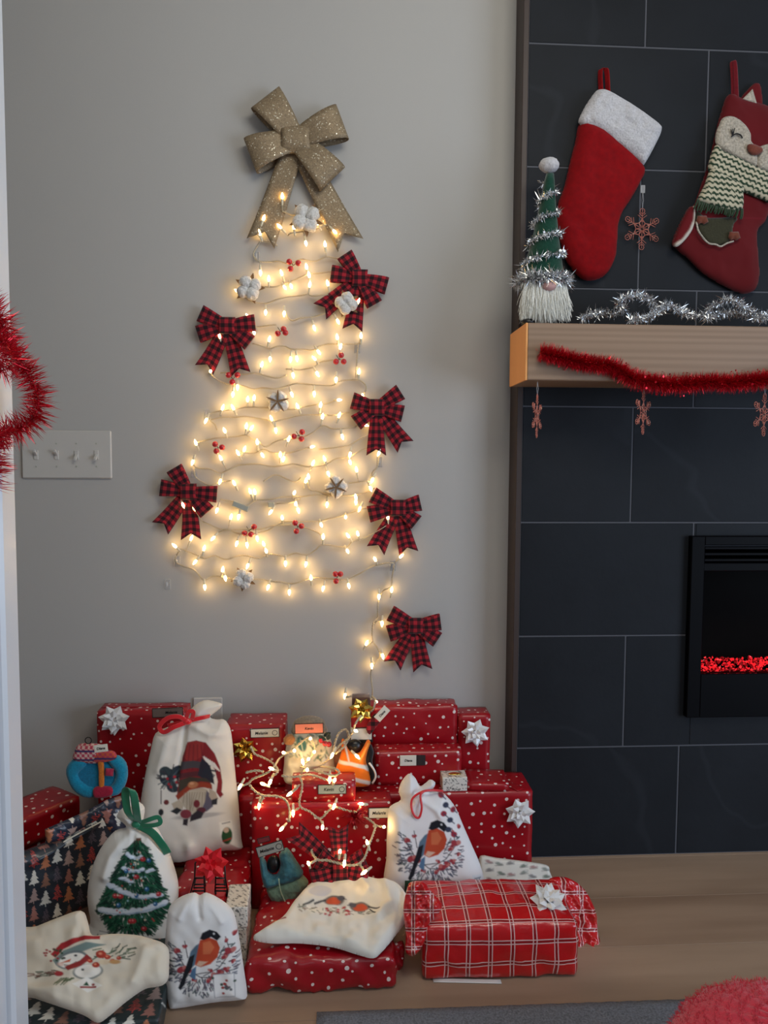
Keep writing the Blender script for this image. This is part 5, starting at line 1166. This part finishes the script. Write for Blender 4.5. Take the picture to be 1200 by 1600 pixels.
# snowman bag lying on the front left
n9 = np.array([-.10, -.62, .78]); n9 /= np.linalg.norm(n9); P9 = flo(150, 1590, .062)
PL9 = (P9+n9*.004, n9)
def art_snow(a):
    rg = np.random.default_rng(6)
    a.poly([(84, 1496), (100, 1478), (130, 1468), (160, 1466), (160, 1472), (130, 1476), (104, 1488), (92, 1502)], (164, 40, 46))
    a.poly([(88, 1506), (104, 1490), (140, 1478), (170, 1480), (150, 1486), (112, 1500), (94, 1514)], (120, 140, 136))
    a.ell(117, 1505, 25, 14, (112, 122, 124), -14); a.ell(118, 1506, 21, 11.5, (240, 236, 228), -14); a.ell(128, 1512, 7, 4, (226, 180, 160), 0, .6); a.ell(100, 1512, 5, 3, (226, 180, 160), 0, .6); a.ell(105, 1502, 2.4, 1.6, (30, 30, 34)); a.ell(123, 1498, 2.4, 1.6, (30, 30, 34)); a.poly([(100, 1510), (116, 1503), (114, 1508)], (206, 90, 50)); a.line([(106, 1513), (114, 1514), (124, 1508)], 1.2, (90, 44, 46))
    a.ell(142, 1523, 23, 12, (130, 134, 130), -8); a.ell(142, 1522, 20, 10.5, (236, 230, 220), -8); a.ell(134, 1520, 2.2, 1.6, (50, 46, 46))
    a.poly([(106, 1516), (130, 1506), (140, 1496), (148, 1502), (132, 1514), (112, 1522)], (150, 50, 48))
    for k in range(26):
        x = 165+rg.uniform(-18, 40); y = 1494+rg.uniform(-9, 10)-(x-165)*.05; a.line([(x, y), (x+rg.uniform(4, 14), y-rg.uniform(-2, 9))], 1.6, [(50, 84, 60), (80, 104, 70), (36, 64, 50)][k % 3])
    for k in range(16): x = rg.uniform(70, 100); y = 1505-rg.uniform(0, 20)+(100-x)*.2; a.ell(x+rg.uniform(0, 6), y, 2, 1.6, [(150, 40, 46), (50, 80, 60)][k % 2])
    for (x, y, r) in ((162, 1496, 8), (172, 1500, 5), (154, 1512, 6), (190, 1502, 4), (180, 1506, 4), (145, 1506, 4)): a.ell(x, y, r, r*.75, (172, 60, 46)); a.ell(x-1, y-1, r*.35, r*.25, (226, 140, 110))
    a.ell(167, 1508, 9, 4, (226, 206, 176)); a.ell(184, 1508, 9, 3.4, (196, 150, 100))
    for k in range(22): x = rg.uniform(56, 100); y = 1531-rg.uniform(0, 8)-(x-56)*.04; a.line([(x, y), (x-rg.uniform(4, 12), y+rg.uniform(-2, 3))], 1.4, [(56, 82, 58), (110, 60, 50)][k % 2])
    a.ell(98, 1527, 7, 4, (160, 50, 54)); 
    for k in range(12): x = rg.uniform(100, 125); a.line([(x, 1534), (x-rg.uniform(2, 16), 1534+rg.uniform(4, 12))], 1.4, (84, 100, 66))
    a.poly([(119, 1543), (140, 1531), (165, 1545), (142, 1556)], (236, 232, 224)); a.line([(132, 1548), (154, 1547)], 3, (150, 46, 50)); a.poly([(135, 1545), (140, 1538), (144, 1545)], (40, 80, 56)); a.ell(150, 1543, 2.5, 2, (150, 60, 60))
b9 = thing('snowman_print_bag', 'cream fabric bag printed with a smiling snowman lying at the front left', 'gift bag', (P9[0], P9[1]+.05, .055))
G9 = [(30, 1460), (60, 1448), (95, 1434), (128, 1424), (137, 1440), (145, 1462), (175, 1460), (215, 1462), (245, 1470), (258, 1476), (264, 1486), (264, 1510), (263, 1528), (256, 1538), (244, 1542), (225, 1546), (196, 1566), (170, 1588), (152, 1598), (130, 1586), (90, 1572), (55, 1560), (30, 1548)]
puff('pouch', G9, PL9, .020, 15, COLCLOTH, 1.2, b9, art=art_snow, base=(222, 212, 194), back=.35, sm=4, wr=.005, wsc=34, seed=8, folds=[([(135, 1440), (128, 1470)], -.006, 7), ([(232, 1490), (215, 1540)], .008, 9), ([(60, 1550), (110, 1545)], .004, 9)])

# bullfinch bags
def art_finch(T_, rich=1.0):
    def f(a):
        rg = np.random.default_rng(9); L = lambda P: [T_(*p) for p in P]
        s = np.linalg.norm(np.array(T_(1, 0))-np.array(T_(0, 0)))
        for k in range(230):                     # leafy wreath
            an = rg.uniform(-.55, 3.75); rr = rg.uniform(22, 48); x, y = 45+rr*math.cos(an)*1.08, 62+rr*math.sin(an)*1.1
            if 22 < x < 66 and 20 < y < 70: continue
            d = an+rg.uniform(-.6, .6); p, q = T_(x, y), T_(x+5*math.cos(d), y+5*math.sin(d)); a.line([p, q], (1.1+rg.uniform(0, .8))*s, [(52, 60, 84), (96, 104, 122), (92, 72, 88), (64, 82, 80)][k % 4])
        for pl in ([(8, 40), (25, 70), (45, 86), (75, 88)], [(82, 25), (88, 50), (72, 72), (50, 84)], [(10, 75), (30, 82), (60, 78)], [(80, 40), (70, 60)], [(24, 30), (28, 55)]): a.line(L(pl), 1.3*s, (58, 46, 52))
        for (x, y, r) in ((14, 44, 6), (24, 38, 4), (20, 72, 9), (28, 76, 6), (88, 50, 8), (80, 54, 6), (92, 22, 5), (84, 30, 4), (66, 84, 7), (74, 80, 6), (82, 76, 5), (56, 92, 5), (60, 76, 4), (92, 64, 4), (36, 90, 4)):
            for k in range(4): q = T_(x+rg.uniform(-r, r)*.6, y+rg.uniform(-r, r)*.5); a.ell(q[0], q[1], r*.5*s, r*.45*s, [(158, 56, 64), (130, 44, 58), (190, 110, 104)][k % 3])
        a.poly(L([(32, 46), (40, 36), (50, 30), (46, 48), (38, 66), (30, 74), (24, 78), (28, 62)]), (92, 116, 136)); a.poly(L([(30, 54), (38, 50), (34, 70), (26, 84), (22, 98), (16, 106), (13, 102), (20, 84)]), (26, 28, 36)); a.poly(L([(34, 72), (40, 68), (38, 90), (30, 84)]), (84, 118, 150))
        a.poly(L([(46, 28), (58, 24), (70, 30), (74, 42), (70, 56), (60, 66), (46, 70), (38, 66), (42, 46)]), (190, 74, 44)); a.poly(L([(50, 32), (60, 30), (66, 40), (60, 50), (50, 50)]), (212, 120, 78), .7); a.poly(L([(44, 60), (56, 62), (46, 69), (40, 66)]), (226, 196, 170), .8)
        a.poly(L([(46, 26), (50, 16), (60, 12), (70, 16), (76, 24), (70, 30), (62, 24), (52, 28)]), (24, 26, 34)); a.ell(*T_(66, 19), 1.4*s, 1.4*s, (220, 220, 220))
    return f
b11 = thing('bullfinch_print_bag', 'small white bag printed with a bullfinch and berries, standing at the front left', 'gift bag', (X(322, 1570, -.605), -.59, 0))
PL11 = lean(-.605, 9, 0)
def art11(a):
    art_finch(lambda x, y: (266+x*1.08+y*.03, 1432+y*.98-x*.03))(a)
    a.poly([(336, 1511), (369, 1509), (371, 1545), (339, 1548)], (150, 150, 156)); a.poly([(337, 1512), (368, 1510), (370, 1544), (340, 1547)], (240, 238, 236)); rg = np.random.default_rng(1)
    for k in range(18): x, y = 355+rg.normal(0, 7), 1528+rg.normal(0, 6); a.ell(x, y, 2.2, 1.8, [(60, 80, 66), (170, 60, 56), (90, 90, 96)][k % 3])
G11 = [(262, 1428), (268, 1412), (285, 1400), (303, 1395), (312, 1399), (322, 1395), (342, 1404), (360, 1418), (368, 1435), (376, 1480), (382, 1520), (386, 1552), (380, 1559), (330, 1564), (275, 1573), (264, 1566), (259, 1530), (258, 1480)]
puff('pouch', G11, PL11, .030, 24, COLCLOTH, 1.2, b11, art=art11, base=(232, 230, 228), back=.5, sm=3, wr=.003, wsc=32, seed=11, folds=[([(311, 1400), (316, 1425)], -.006, 4), ([(296, 1400), (285, 1425)], .004, 5), ([(330, 1400), (350, 1430)], .004, 5)])
b23 = thing('bullfinch_print_bag', 'larger white bag with bullfinch print and hanging red cord loop, behind the tartan gift', 'gift bag', (X(680, 1400, -.33), -.31, 0))
PL23 = lean(-.350, 13, 0)
def art23(a):
    art_finch(lambda x, y: (620+x*1.0+y*.02, 1262+y*1.0+x*.02))(a)
    a.poly([(734, 1361), (750, 1362), (752, 1380), (736, 1379)], (222, 228, 234)); a.line([(738, 1366), (748, 1366)], 1.2, (80, 100, 120)); a.line([(741, 1368), (740, 1378)], 1.4, (80, 100, 120)); a.line([(746, 1368), (746, 1378)], 1.4, (80, 100, 120))
    for k, (x, y) in enumerate([(688, 1240), (694, 1254), (690, 1266), (700, 1276), (706, 1262), (697, 1290), (706, 1298)]): a.ell(x, y, 5, 4, [(150, 40, 56), (54, 60, 80)][k % 2]); a.line([(x, y), (x+7, y+6)], 1.6, (60, 64, 84))
G23 = [(606, 1272), (612, 1258), (626, 1250), (623, 1236), (627, 1222), (638, 1209), (648, 1214), (656, 1228), (664, 1224), (672, 1218), (680, 1222), (678, 1230), (670, 1236), (690, 1238), (700, 1246), (712, 1262), (724, 1290), (738, 1322), (750, 1350), (757, 1378), (754, 1400), (610, 1402), (604, 1340)]
puff('pouch', G23, PL23, .038, 34, COLCLOTH, 1.2, b23, art=art23, base=(234, 232, 232), back=.4, sm=3, wr=.003, wsc=34, seed=12, folds=[([(655, 1240), (640, 1262)], .006, 6), ([(648, 1236), (672, 1237)], -.012, 4), ([(660, 1246), (680, 1262), (684, 1270)], .006, 5), ([(616, 1262), (622, 1330)], .005, 7)])
yk = float(onplane([(655, 1240)], *PL23)[0][1])-.030
obj('cord', *tube(smoothpath(pts3([(692, 1236, .02), (675, 1235, .004), (660, 1237, -.004), (645, 1247, -.010), (643, 1262, -.016), (648, 1275, -.02), (655, 1277, -.02), (659, 1262, -.018), (657, 1243, -.010), (663, 1236, -.004)], yk), 6), .0028, 7), SATINR, b23)

# robin pouch lying on the low gift
n26 = np.array([0.0, -.24, .97]); n26 /= np.linalg.norm(n26); P26 = flo(585, 1493, zl+.006)
PL26 = (P26+n26*.002, n26)
def art_robin(a):
    rg = np.random.default_rng(8)
    a.ell(500, 1403, 18, 8, (206, 206, 212), 0, .9)
    for k in range(40): x = rg.uniform(466, 580); y = 1428+rg.uniform(-4, 6)+(x-466)*.06; a.line([(x, y), (x+rg.uniform(-10, 10), y+rg.uniform(-3, 3))], 1.2, [(130, 120, 104), (96, 110, 92), (150, 130, 110)][k % 3])
    for k in range(16): a.ell(rg.uniform(505, 550), rg.uniform(1426, 1440), 2.2, 1.4, (186, 60, 66))
    for (cx, cy, fl_2) in ((522, 1417, 1), (562, 1426, -1)):
        a.ell(cx, cy, 16, 6.5, (120, 112, 104)); a.ell(cx-1*fl_2, cy+1, 11, 5, (210, 90, 56)); a.ell(cx+11*fl_2, cy-3, 6, 3.4, (96, 92, 96)); a.line([(cx+15*fl_2, cy-2), (cx+19*fl_2, cy-1)], 1.2, (50, 44, 44)); a.line([(cx-14*fl_2, cy-1), (cx-30*fl_2, cy+4)], 2.6, (60, 60, 66))
    a.line([(474, 1424), (490, 1417)], 2.4, (40, 44, 46)); a.line([(578, 1430), (586, 1438)], 2.4, (40, 44, 46))
    a.line([(424, 1445), (446, 1444)], 3, (150, 50, 56)); a.line([(432, 1441), (440, 1438)], 2.4, (90, 60, 70))
b26 = thing('robin_print_pouch', 'white pouch printed with two robins lying flat on the low red gift', 'gift bag', (P26[0]-.05, P26[1]+.08, zl))
G26 = [(396, 1466), (402, 1461), (440, 1437), (460, 1410), (490, 1380), (525, 1374), (560, 1372), (600, 1377), (620, 1382), (634, 1398), (641, 1420), (634, 1440), (618, 1462), (596, 1488), (583, 1497), (560, 1492), (520, 1480), (470, 1474), (425, 1474), (400, 1470)]
puff('pouch', G26, PL26, .017, 12, COLCLOTH, 1.2, b26, art=art_robin, base=(232, 228, 218), back=.15, sm=4, wr=.005, wsc=26, seed=13, folds=[([(600, 1380), (610, 1420), (590, 1440)], .010, 8), ([(560, 1378), (575, 1400)], .006, 6), ([(625, 1400), (622, 1450)], -.006, 5)])

# ---- toys and bits
# blue jacket
SCBL = m_fabric('blue_fleece', (20, 140, 176), .95, 240, .6, .4); ORZ = m_fabric('orange_zip_tape', (214, 120, 40), .8, 300, .3); PINK = m_col('fairisle_knit', .95)
yJ = -.235; PJ = lean(yJ, 6, .2)
jk = thing('toy_jacket', 'small turquoise toy jacket with orange zip and patterned knit hat', 'toy', at(152, 1246, yJ))
PJf = (PJ[0]+PJ[1]*.010, PJ[1]); PJg = (PJ[0]+PJ[1]*.022, PJ[1])
puff('jacket_body', [(114, 1190), (135, 1182), (160, 1180), (184, 1186), (190, 1205), (186, 1228), (172, 1242), (148, 1242), (126, 1230), (114, 1208)], PJ, .018, 16, m_fabric('deep_blue_fleece', (16, 120, 158), .95, 240, .6, .4), 2, jk, back=.8)
for pl in ([(104, 1208), (107, 1193), (120, 1184), (137, 1184), (136, 1197), (126, 1207), (128, 1216), (140, 1225), (151, 1229), (149, 1244), (132, 1245), (114, 1232)], [(168, 1184), (184, 1180), (196, 1190), (200, 1206), (197, 1224), (187, 1240), (174, 1243), (168, 1232), (178, 1220), (181, 1206), (174, 1196)]):
    puff('sleeve', pl, PJf, .016, 9, SCBL, 1.8, jk, back=.8)
puff('zip', [(152, 1182), (160, 1182), (163, 1204), (162, 1234), (155, 1236), (154, 1206)], PJg, .004, 3, ORZ, 1.5, jk, sm=2)
def art_fair(a):
    m_ = ((np.floor(a.x/4)+np.floor(a.y/4)) % 2 == 0)[:, None]; a.c = np.where(m_, a.c, np.array(lin((178, 60, 84))))
    k = ((a.y % 13) < 3)[:, None]; a.c = np.where(k, np.array(lin((60, 50, 96))), a.c)
puff('knit_hat', [(115, 1186), (118, 1170), (126, 1162), (146, 1162), (160, 1166), (160, 1190), (135, 1192)], PJf, .018, 10, PINK, 1.5, jk, art=art_fair, base=(206, 176, 168), back=.8)
puff('collar', [(144, 1178), (160, 1172), (178, 1174), (182, 1184), (170, 1190), (146, 1190)], PJg, .006, 5, PINK, 1.5, jk, art=art_fair, base=(196, 90, 60), back=.8)
puff('waistband', [(146, 1232), (158, 1228), (176, 1230), (177, 1240), (166, 1246), (148, 1246)], PJg, .008, 5, m_fabric('crimson_knit', (178, 30, 62), .95, 200, .6), 1.5, jk, back=.8)
puff('badge', [(165, 1200), (178, 1201), (177, 1213), (164, 1212)], PJg, .008, 4, m_fabric('crimson_badge', (176, 44, 72), .9, 200, .4), 1.3, jk, sm=0)
card(jk, 158, 1169, yJ-.035, 21, 12, 6, 'Diana', .0085, ring=False, edge=CARD)
obj('keyring', *tube([at(138+5*math.cos(t), 1157+5*math.sin(t), yJ) for t in np.linspace(0, 6.283, 16)], .0012, 5), INK, jk)

# teal puffer vest
TEAL = m_fabric('teal_quilted_nylon', (62, 118, 132), .6, 120, .5, .2, .004); SAGE = m_fabric('sage_green_quilted_nylon', (120, 150, 128), .6, 120, .5, .2, .004)
yV = -.355; PV = lean(yV, 10, zl); PVf = (PV[0]+PV[1]*.008, PV[1])
vt = thing('toy_vest', 'small teal and sage puffer vest on a dark bottle neck leaning on the centre gift', 'toy', at(445, 1414, yV))
puff('lower_vest', [(416, 1384), (440, 1372), (462, 1362), (474, 1368), (482, 1380), (470, 1398), (450, 1414), (440, 1417), (426, 1408)], PV, .030, 16, SAGE, 1.8, vt, back=.8, wr=.004, wsc=9)
puff('upper_vest', [(406, 1338), (416, 1346), (420, 1362), (432, 1366), (438, 1350), (436, 1336), (444, 1326), (452, 1328), (464, 1346), (474, 1364), (460, 1376), (440, 1380), (416, 1386), (408, 1366)], PVf, .028, 13, TEAL, 1.8, vt, back=.8, wr=.004, wsc=9, folds=[([(438, 1366), (436, 1384)], -.006, 3)])
obj('zip', *tube(smoothpath([onplane([q], *PVf)[0]+PV[1]*.028 for q in [(437, 1366), (440, 1385), (450, 1408)]], 4), .0014, 5), mat('pale_zip', (170, 190, 160), .5), vt)
c_ = onplane([(428, 1348)], *PV)[0]; obj('bottle_neck', *ico(c_+PV[1]*.008, .019, 2, (.8, .7, 1.1)), BLACK, vt)
card(vt, 422, 1326, yV-.022, 44, 18, 16, 'Melanie', .0105, m=mat('grey_card', (150, 150, 142), .7)); card(vt, 412, 1312, yV-.016, 20, 9, 14, None, ring=False, m=mat('dark_red_card', (120, 40, 44), .6))

# orange hi-vis vest
ORG = m_col('hi_vis_fabric', .75)
yO = -.205; PO = lean(yO, 8, z22); ov = thing('toy_safety_vest', 'small orange high visibility vest with pale stripes round a dark bottle', 'toy', (X(556, 1228, yO), yO+.01, z22))
def art_vest(a):
    a.line([(528, 1188), (548, 1190), (570, 1196), (584, 1206)], 5.5, (224, 222, 216)); a.line([(526, 1214), (550, 1213), (572, 1219), (582, 1224)], 6, (210, 208, 206)); a.line([(538, 1158), (545, 1186)], 2.4, (224, 214, 200)); a.line([(575, 1160), (562, 1186)], 2, (235, 170, 90))
puff('vest', [(533, 1158), (537, 1154), (541, 1164), (548, 1174), (560, 1176), (568, 1166), (574, 1156), (579, 1160), (574, 1176), (572, 1190), (577, 1204), (578, 1226), (552, 1229), (530, 1226), (524, 1206), (530, 1186), (534, 1172)], PO, .024, 14, ORG, 1.2, ov, art=art_vest, base=(240, 120, 24), back=.8, wr=.002)
c_ = onplane([(554, 1165)], *PO)[0]; obj('bottle_neck', *ico(c_+np.array([0, .006, -.004]), .020, 2, (1, .7, .9)), BLACK, ov)
puff('black_side', [(572, 1166), (579, 1162), (584, 1174), (582, 1190), (586, 1206), (584, 1224), (577, 1222), (574, 1200), (573, 1182)], (PO[0]+np.array([0, .006, 0]), PO[1]), .014, 6, m_fabric('black_shirt', (20, 20, 26), .9), 1.4, ov, back=.9)
obj('pale_hem', *tube(smoothpath([at(x, y, yO-.012) for x, y in [(577, 1192), (585, 1204), (587, 1214), (582, 1224)]], 4), .0028, 6), WHITEBOW, ov)

# upright bottle box with gold bow
yB = -.165; bb = thing('gold_bow_gift_box', 'narrow upright gift box with gold foil bow behind the orange vest', 'gift', (X(562, 1228, yB), yB+.03, z22))
zB = lambda py: Zc(562, py, yB)
xb0, xb1 = X(548, 1150, yB), X(580, 1150, yB)
wrapbox(bb, xb0+.003, xb1-.002, yB, yB+.05, z22, zB(1092), m_fabric('brown_black_paper', (96, 60, 46), .5, 60, .2), seed=21, cr=.0005)
obj('red_band', *bevbox(xb0+.001, xb1, yB-.003, yB+.051, zB(1136), zB(1112), .001), DOTS, bb, smooth=False); obj('white_panel', *bevbox(xb0, xb1+.001, yB-.005, yB+.052, zB(1155), zB(1138), .001), CARD, bb, smooth=False)
obj('black_stripe', *bevbox(xb0-.001, xb1+.004, yB-.006, yB+.053, zB(1159), zB(1155), .0008), INK, bb, smooth=False)
starbow(bb, 564, 1108, yB-.004, .034, GOLDBOW, spin=15, label='gold foil bow')
puff('check_ribbon_tail', [(576, 1128), (590, 1110), (600, 1118), (588, 1136), (578, 1148), (572, 1140)], lean(yB-.02, 5, .3), .003, 4, BUFF, 1.6, bb, sm=2)
card(bb, 597, 1115, yB-.026, 25, 13, 48, 'Diana', .0085, ring=False, edge=CARD)

# white holly print bag lit from inside the wire
yH = -.165; PH = lean(yH, 6, zt)
hb = thing('holly_print_bag', 'small white gift bag with holly print and coral tag, wrapped in lit wire', 'gift bag', (X(485, 1222, yH), yH, zt))
def art_holly(a):
    rg = np.random.default_rng(12)
    for k in range(60): x = rg.uniform(458, 515); y = rg.uniform(1145, 1180)-abs(x-486)*.1; a.line([(x, y), (x+rg.uniform(-7, 7), y+rg.uniform(-5, 8))], 2.2, [(50, 90, 76), (110, 140, 116), (190, 196, 170), (84, 116, 96)][k % 4], .8)
    a.ell(472, 1158, 7, 12, (70, 116, 112), -20); a.line([(470, 1150), (474, 1168)], 1.2, (210, 220, 200))
    for k in range(14): x = rg.uniform(460, 515); y = rg.uniform(1180, 1215); a.ell(x, y, 6, 3, (216, 206, 180), 0, .6)
puff('pouch', [(452, 1150), (460, 1143), (485, 1140), (508, 1145), (518, 1160), (522, 1190), (524, 1222), (485, 1226), (446, 1222), (444, 1190), (447, 1168)], PH, .030, 18, COLCLOTH, 1.3, hb, art=art_holly, base=(236, 230, 206), back=.6, wr=.004, wsc=14)
puff('cap', [(458, 1130), (466, 1122), (484, 1118), (502, 1122), (508, 1130), (508, 1146), (458, 1146)], PH, .020, 8, m_fabric('grey_felt_cap', (150, 136, 118), .9, 200, .4), 1.6, hb, back=.8)
card(hb, 483, 1138, yH-.032, 46, 17, 1, 'Kevin', .0095, ring=False, m=mat('coral_card', (226, 130, 104), .6))
for k, (x, y) in enumerate([(502, 1157), (508, 1162), (514, 1163)]): obj('berry', *ico(at(x, y, yH-.035), .0068, 2), BERRY, hb)
for k, (x, y) in enumerate([(498, 1150), (506, 1150), (512, 1156)]): obj('holly_leaf', *leafm(at(x, y, yH-.034), (math.cos(k-.6), -.2, math.sin(k-.3)), .022, .006, np.array([0, -1.0, 0])), m_fabric('dark_holly', (40, 62, 60), .5), hb)
obj('jute_ball', *ico(at(452, 1156, yH-.02), .014, 2, (1, .8, 1), 3, .1), m_fabric('jute', (170, 116, 70), .9, 200, .6), hb)
t = thing('kraft_box', 'small plain kraft box between the holly bag and the orange vest', 'gift', (X(522, 1215, -.15), -.14, zt)); wrapbox(t, X(508, 1190, -.15), X(535, 1190, -.15), -.155, -.125, zt, Zc(522, 1172, -.15), m_fabric('kraft_card', (206, 150, 112), .8, 90, .1), seed=5, cr=.0004)

# black wire chair ornament with red bow
wc = thing('wire_chair_ornament', 'pair of black wire chairs with a red star bow above the bullfinch bag', 'ornament', (X(332, 1420, -.40), -.40, zc))
def wp(L, Y): return [at(x, y, Y) for x, y in L]
yc = -.41; ps = [tube(wp(q, yc), .0018, 6) for q in ([(297, 1398), (304, 1372), (305, 1348), (310, 1345), (320, 1344)], [(320, 1394), (319, 1372), (318, 1350), (320, 1344)], [(304, 1372), (319, 1372)], [(303, 1382), (319, 1382)], [(302, 1387), (319, 1387)], [(301, 1392), (320, 1392)],
     [(336, 1394), (337, 1372), (336, 1350), (340, 1346)], [(337, 1372), (352, 1372)], [(337, 1382), (352, 1382)], [(337, 1387), (353, 1387)], [(336, 1392), (354, 1392)], [(340, 1346), (351, 1350), (352, 1372), (356, 1395), (358, 1418)])]
y2 = -.375; ps += [tube(wp(q, y2), .0018, 6) for q in ([(300, 1400), (306, 1372)], [(322, 1400), (320, 1372)], [(356, 1412), (350, 1375)])]
ps += [tube([at(x, y, yc), at(x, y, y2)], .0016, 5) for x, y in ((304, 1372), (319, 1372), (337, 1372), (352, 1372), (301, 1392), (320, 1392), (336, 1392), (354, 1392))]
ps += [tube([at(x, 1393, Y), np.array([at(x, 1393, Y)[0], Y, zc])], .0018, 6) for x in (302, 320, 337, 354) for Y in (yc, y2)]
obj('wire_frame', *cat_(ps), BLACK, wc); starbow(wc, 331, 1350, yc-.006, .040, REDBOW, nrm=(0, -.9, .4), spin=18, label='red star bow')
obj('red_base', *bevbox(X(292, 1400, -.42), X(352, 1400, -.42), -.435, -.365, zc-.004, zc+.006, .002), REDBOW, wc, smooth=False)
# small printed box behind the bullfinch bag
t = thing('printed_small_box', 'white patterned box standing behind the right edge of the bullfinch bag', 'gift', (X(372, 1450, -.50), -.47, 0))
xq0, xq1 = X(352, 1450, -.5), X(386, 1450, -.5)
wrapbox(t, xq0, xq1, -.51, -.42, 0, Zc(372, 1450, -.51), COLPAPER, step=.002, cr=.0005, r=.003, colfn=toile, seed=7)
wrapbox(t, xq0, xq1+.001, -.512, -.42, Zc(372, 1450, -.51), Zc(372, 1417, -.51), COLPAPER, step=.002, cr=.0005, r=.003, colfn=toile, seed=9, name='lid', rot=2)

# plaid bow lying against the centre gift
cb = at(532, 1358, -.395)
tb2 = thing('plaid_bow', 'larger plaid bow upside down on the robin print pouch', 'bow', tuple(cb), 'loose bows')
lm2 = loop_mesh(48*PM, 16*PM, 34*PM, m_buffalo('buffalo_check_ribbon_large', .021), 'check_loop_large', .022); BUFF2 = lm2.materials[0]
tm2 = tail_mesh(86*PM, 20*PM, 34*PM, BUFF2, 'check_tail_large', .02); km2 = knot_mesh(24*PM, 30*PM, .018, BUFF2, 'check_knot_large')
S = .80; TL = Matrix.Rotation(R(-12), 4, 'X')
for a, l, dy in ((196, 1.0, .004), (150, .85, 0), (-14, .95, .004), (22, .9, 0)): inst('loop', lm2, tb2, TL @ Matrix.Translation((0, -dy, 0)) @ rotY(a) @ Matrix.Diagonal((l*S, S, S, 1)))
for a, l in ((141, 1.18), (93, .82)): inst('tail', tm2, tb2, TL @ rotY(a) @ Matrix.Diagonal((l*S, S, S, 1)))
inst('knot', km2, tb2, TL @ Matrix.Translation((0, -.008, 0)) @ Matrix.Scale(S, 4))

# ---- light string over the pile
def yp(x, y):
    "depth of the surface the wire lies on"
    if y < 1122: return -.05-.14*max(0, min(1, (y-1090)/30)) if x < 575 or y < 1092 else -.10-.09*max(0, min(1, (y-1098)/20))
    if y < 1200: return -.205 if 440 < x < 545 else (-.215 if x > 545 else -.20)
    if y < 1252: return -.294
    return -.292-max(0, y-1280)*.0019
PW = [[(581, 1088), (586, 1094), (582, 1110), (566, 1118), (556, 1130), (548, 1150), (530, 1165), (515, 1185), (500, 1196), (480, 1200), (470, 1208)],
      [(540, 1089), (552, 1088), (568, 1088), (580, 1092)],
      [(520, 1180), (524, 1160), (530, 1145), (540, 1140), (545, 1150), (538, 1166), (524, 1178)],
      [(372, 1230), (388, 1224), (395, 1217), (412, 1210), (425, 1202), (436, 1186), (445, 1178), (458, 1172), (470, 1160), (485, 1152), (492, 1170), (484, 1186), (472, 1196)],
      [(470, 1198), (500, 1206), (522, 1212), (530, 1206), (520, 1200), (500, 1198), (480, 1202)],
      [(384, 1207), (400, 1204), (412, 1206)], [(392, 1166), (398, 1178), (412, 1184), (428, 1194), (434, 1206), (426, 1212)],
      [(440, 1212), (460, 1214), (478, 1210), (492, 1212), (510, 1218), (524, 1220)],
      [(390, 1226), (398, 1236), (412, 1243), (432, 1244), (446, 1250), (452, 1264), (452, 1284)],
      [(468, 1212), (472, 1228), (468, 1258), (484, 1268), (500, 1279), (514, 1266), (524, 1261), (544, 1267), (560, 1270), (574, 1279), (586, 1289), (583, 1304), (577, 1320), (570, 1340), (560, 1350), (545, 1352), (526, 1348), (511, 1344), (496, 1343), (487, 1330), (490, 1318), (488, 1310)],
      [(468, 1226), (458, 1236)], [(468, 1262), (456, 1270), (450, 1284)], [(498, 1278), (504, 1286)], [(586, 1290), (598, 1292)], [(562, 1350), (570, 1362)], [(497, 1342), (484, 1350)], [(412, 1244), (406, 1256)], [(558, 1270), (563, 1260)]]
PB = [(563,1113),(588,1097),(556,1142),(485,1154),(460,1173),(491,1175),(519,1180),(473,1190),(482,1186),(480,1203),(443,1176),(424,1201),(422,1222),(411,1225),(375,1229),(515,1218),(523,1219),(453,1240),(405,1259),(458,1270),(522,1260),(564,1256),(558,1182),(504,1293),(440,1295),(600,1292),(574,1317),(482,1349),(538,1349),(569,1363),(531,1331)]
pl_ = thing('fairy_light_tail', 'rest of the lit cream light string trailing over the centre gifts', 'string lights', at(500, 1250, -.31))
NP = []; pr = []
for q in PW:
    Q = smoothpath([at(x, y, yp(x, y)-.006) for x, y in q], 6); pr.append(twisted(Q, .0017, .018)); NP.append(Q)
obj('wire', *cat_(pr), WIRE, pl_); NP = np.vstack(NP)
for (x, y) in PB:
    Y = yp(x, y)-.008; 
    if 440 < x < 530 and y < 1215: Y -= .012
    if 530 < x < 585 and 1120 < y < 1200: Y = -.235
    p = at(x, y, Y); q = NP[int(np.linalg.norm((NP-p)[:, [0, 2]], axis=1).argmin())]; dr = p-q; L = np.linalg.norm(dr)
    if L < .008 or L > .05: dr = np.array([RNG.uniform(-.6, .6), -.4, RNG.uniform(-1, .6)]); L = np.linalg.norm(dr)
    u = dr/L; place_bulb(pl_, p-u*.008, p)
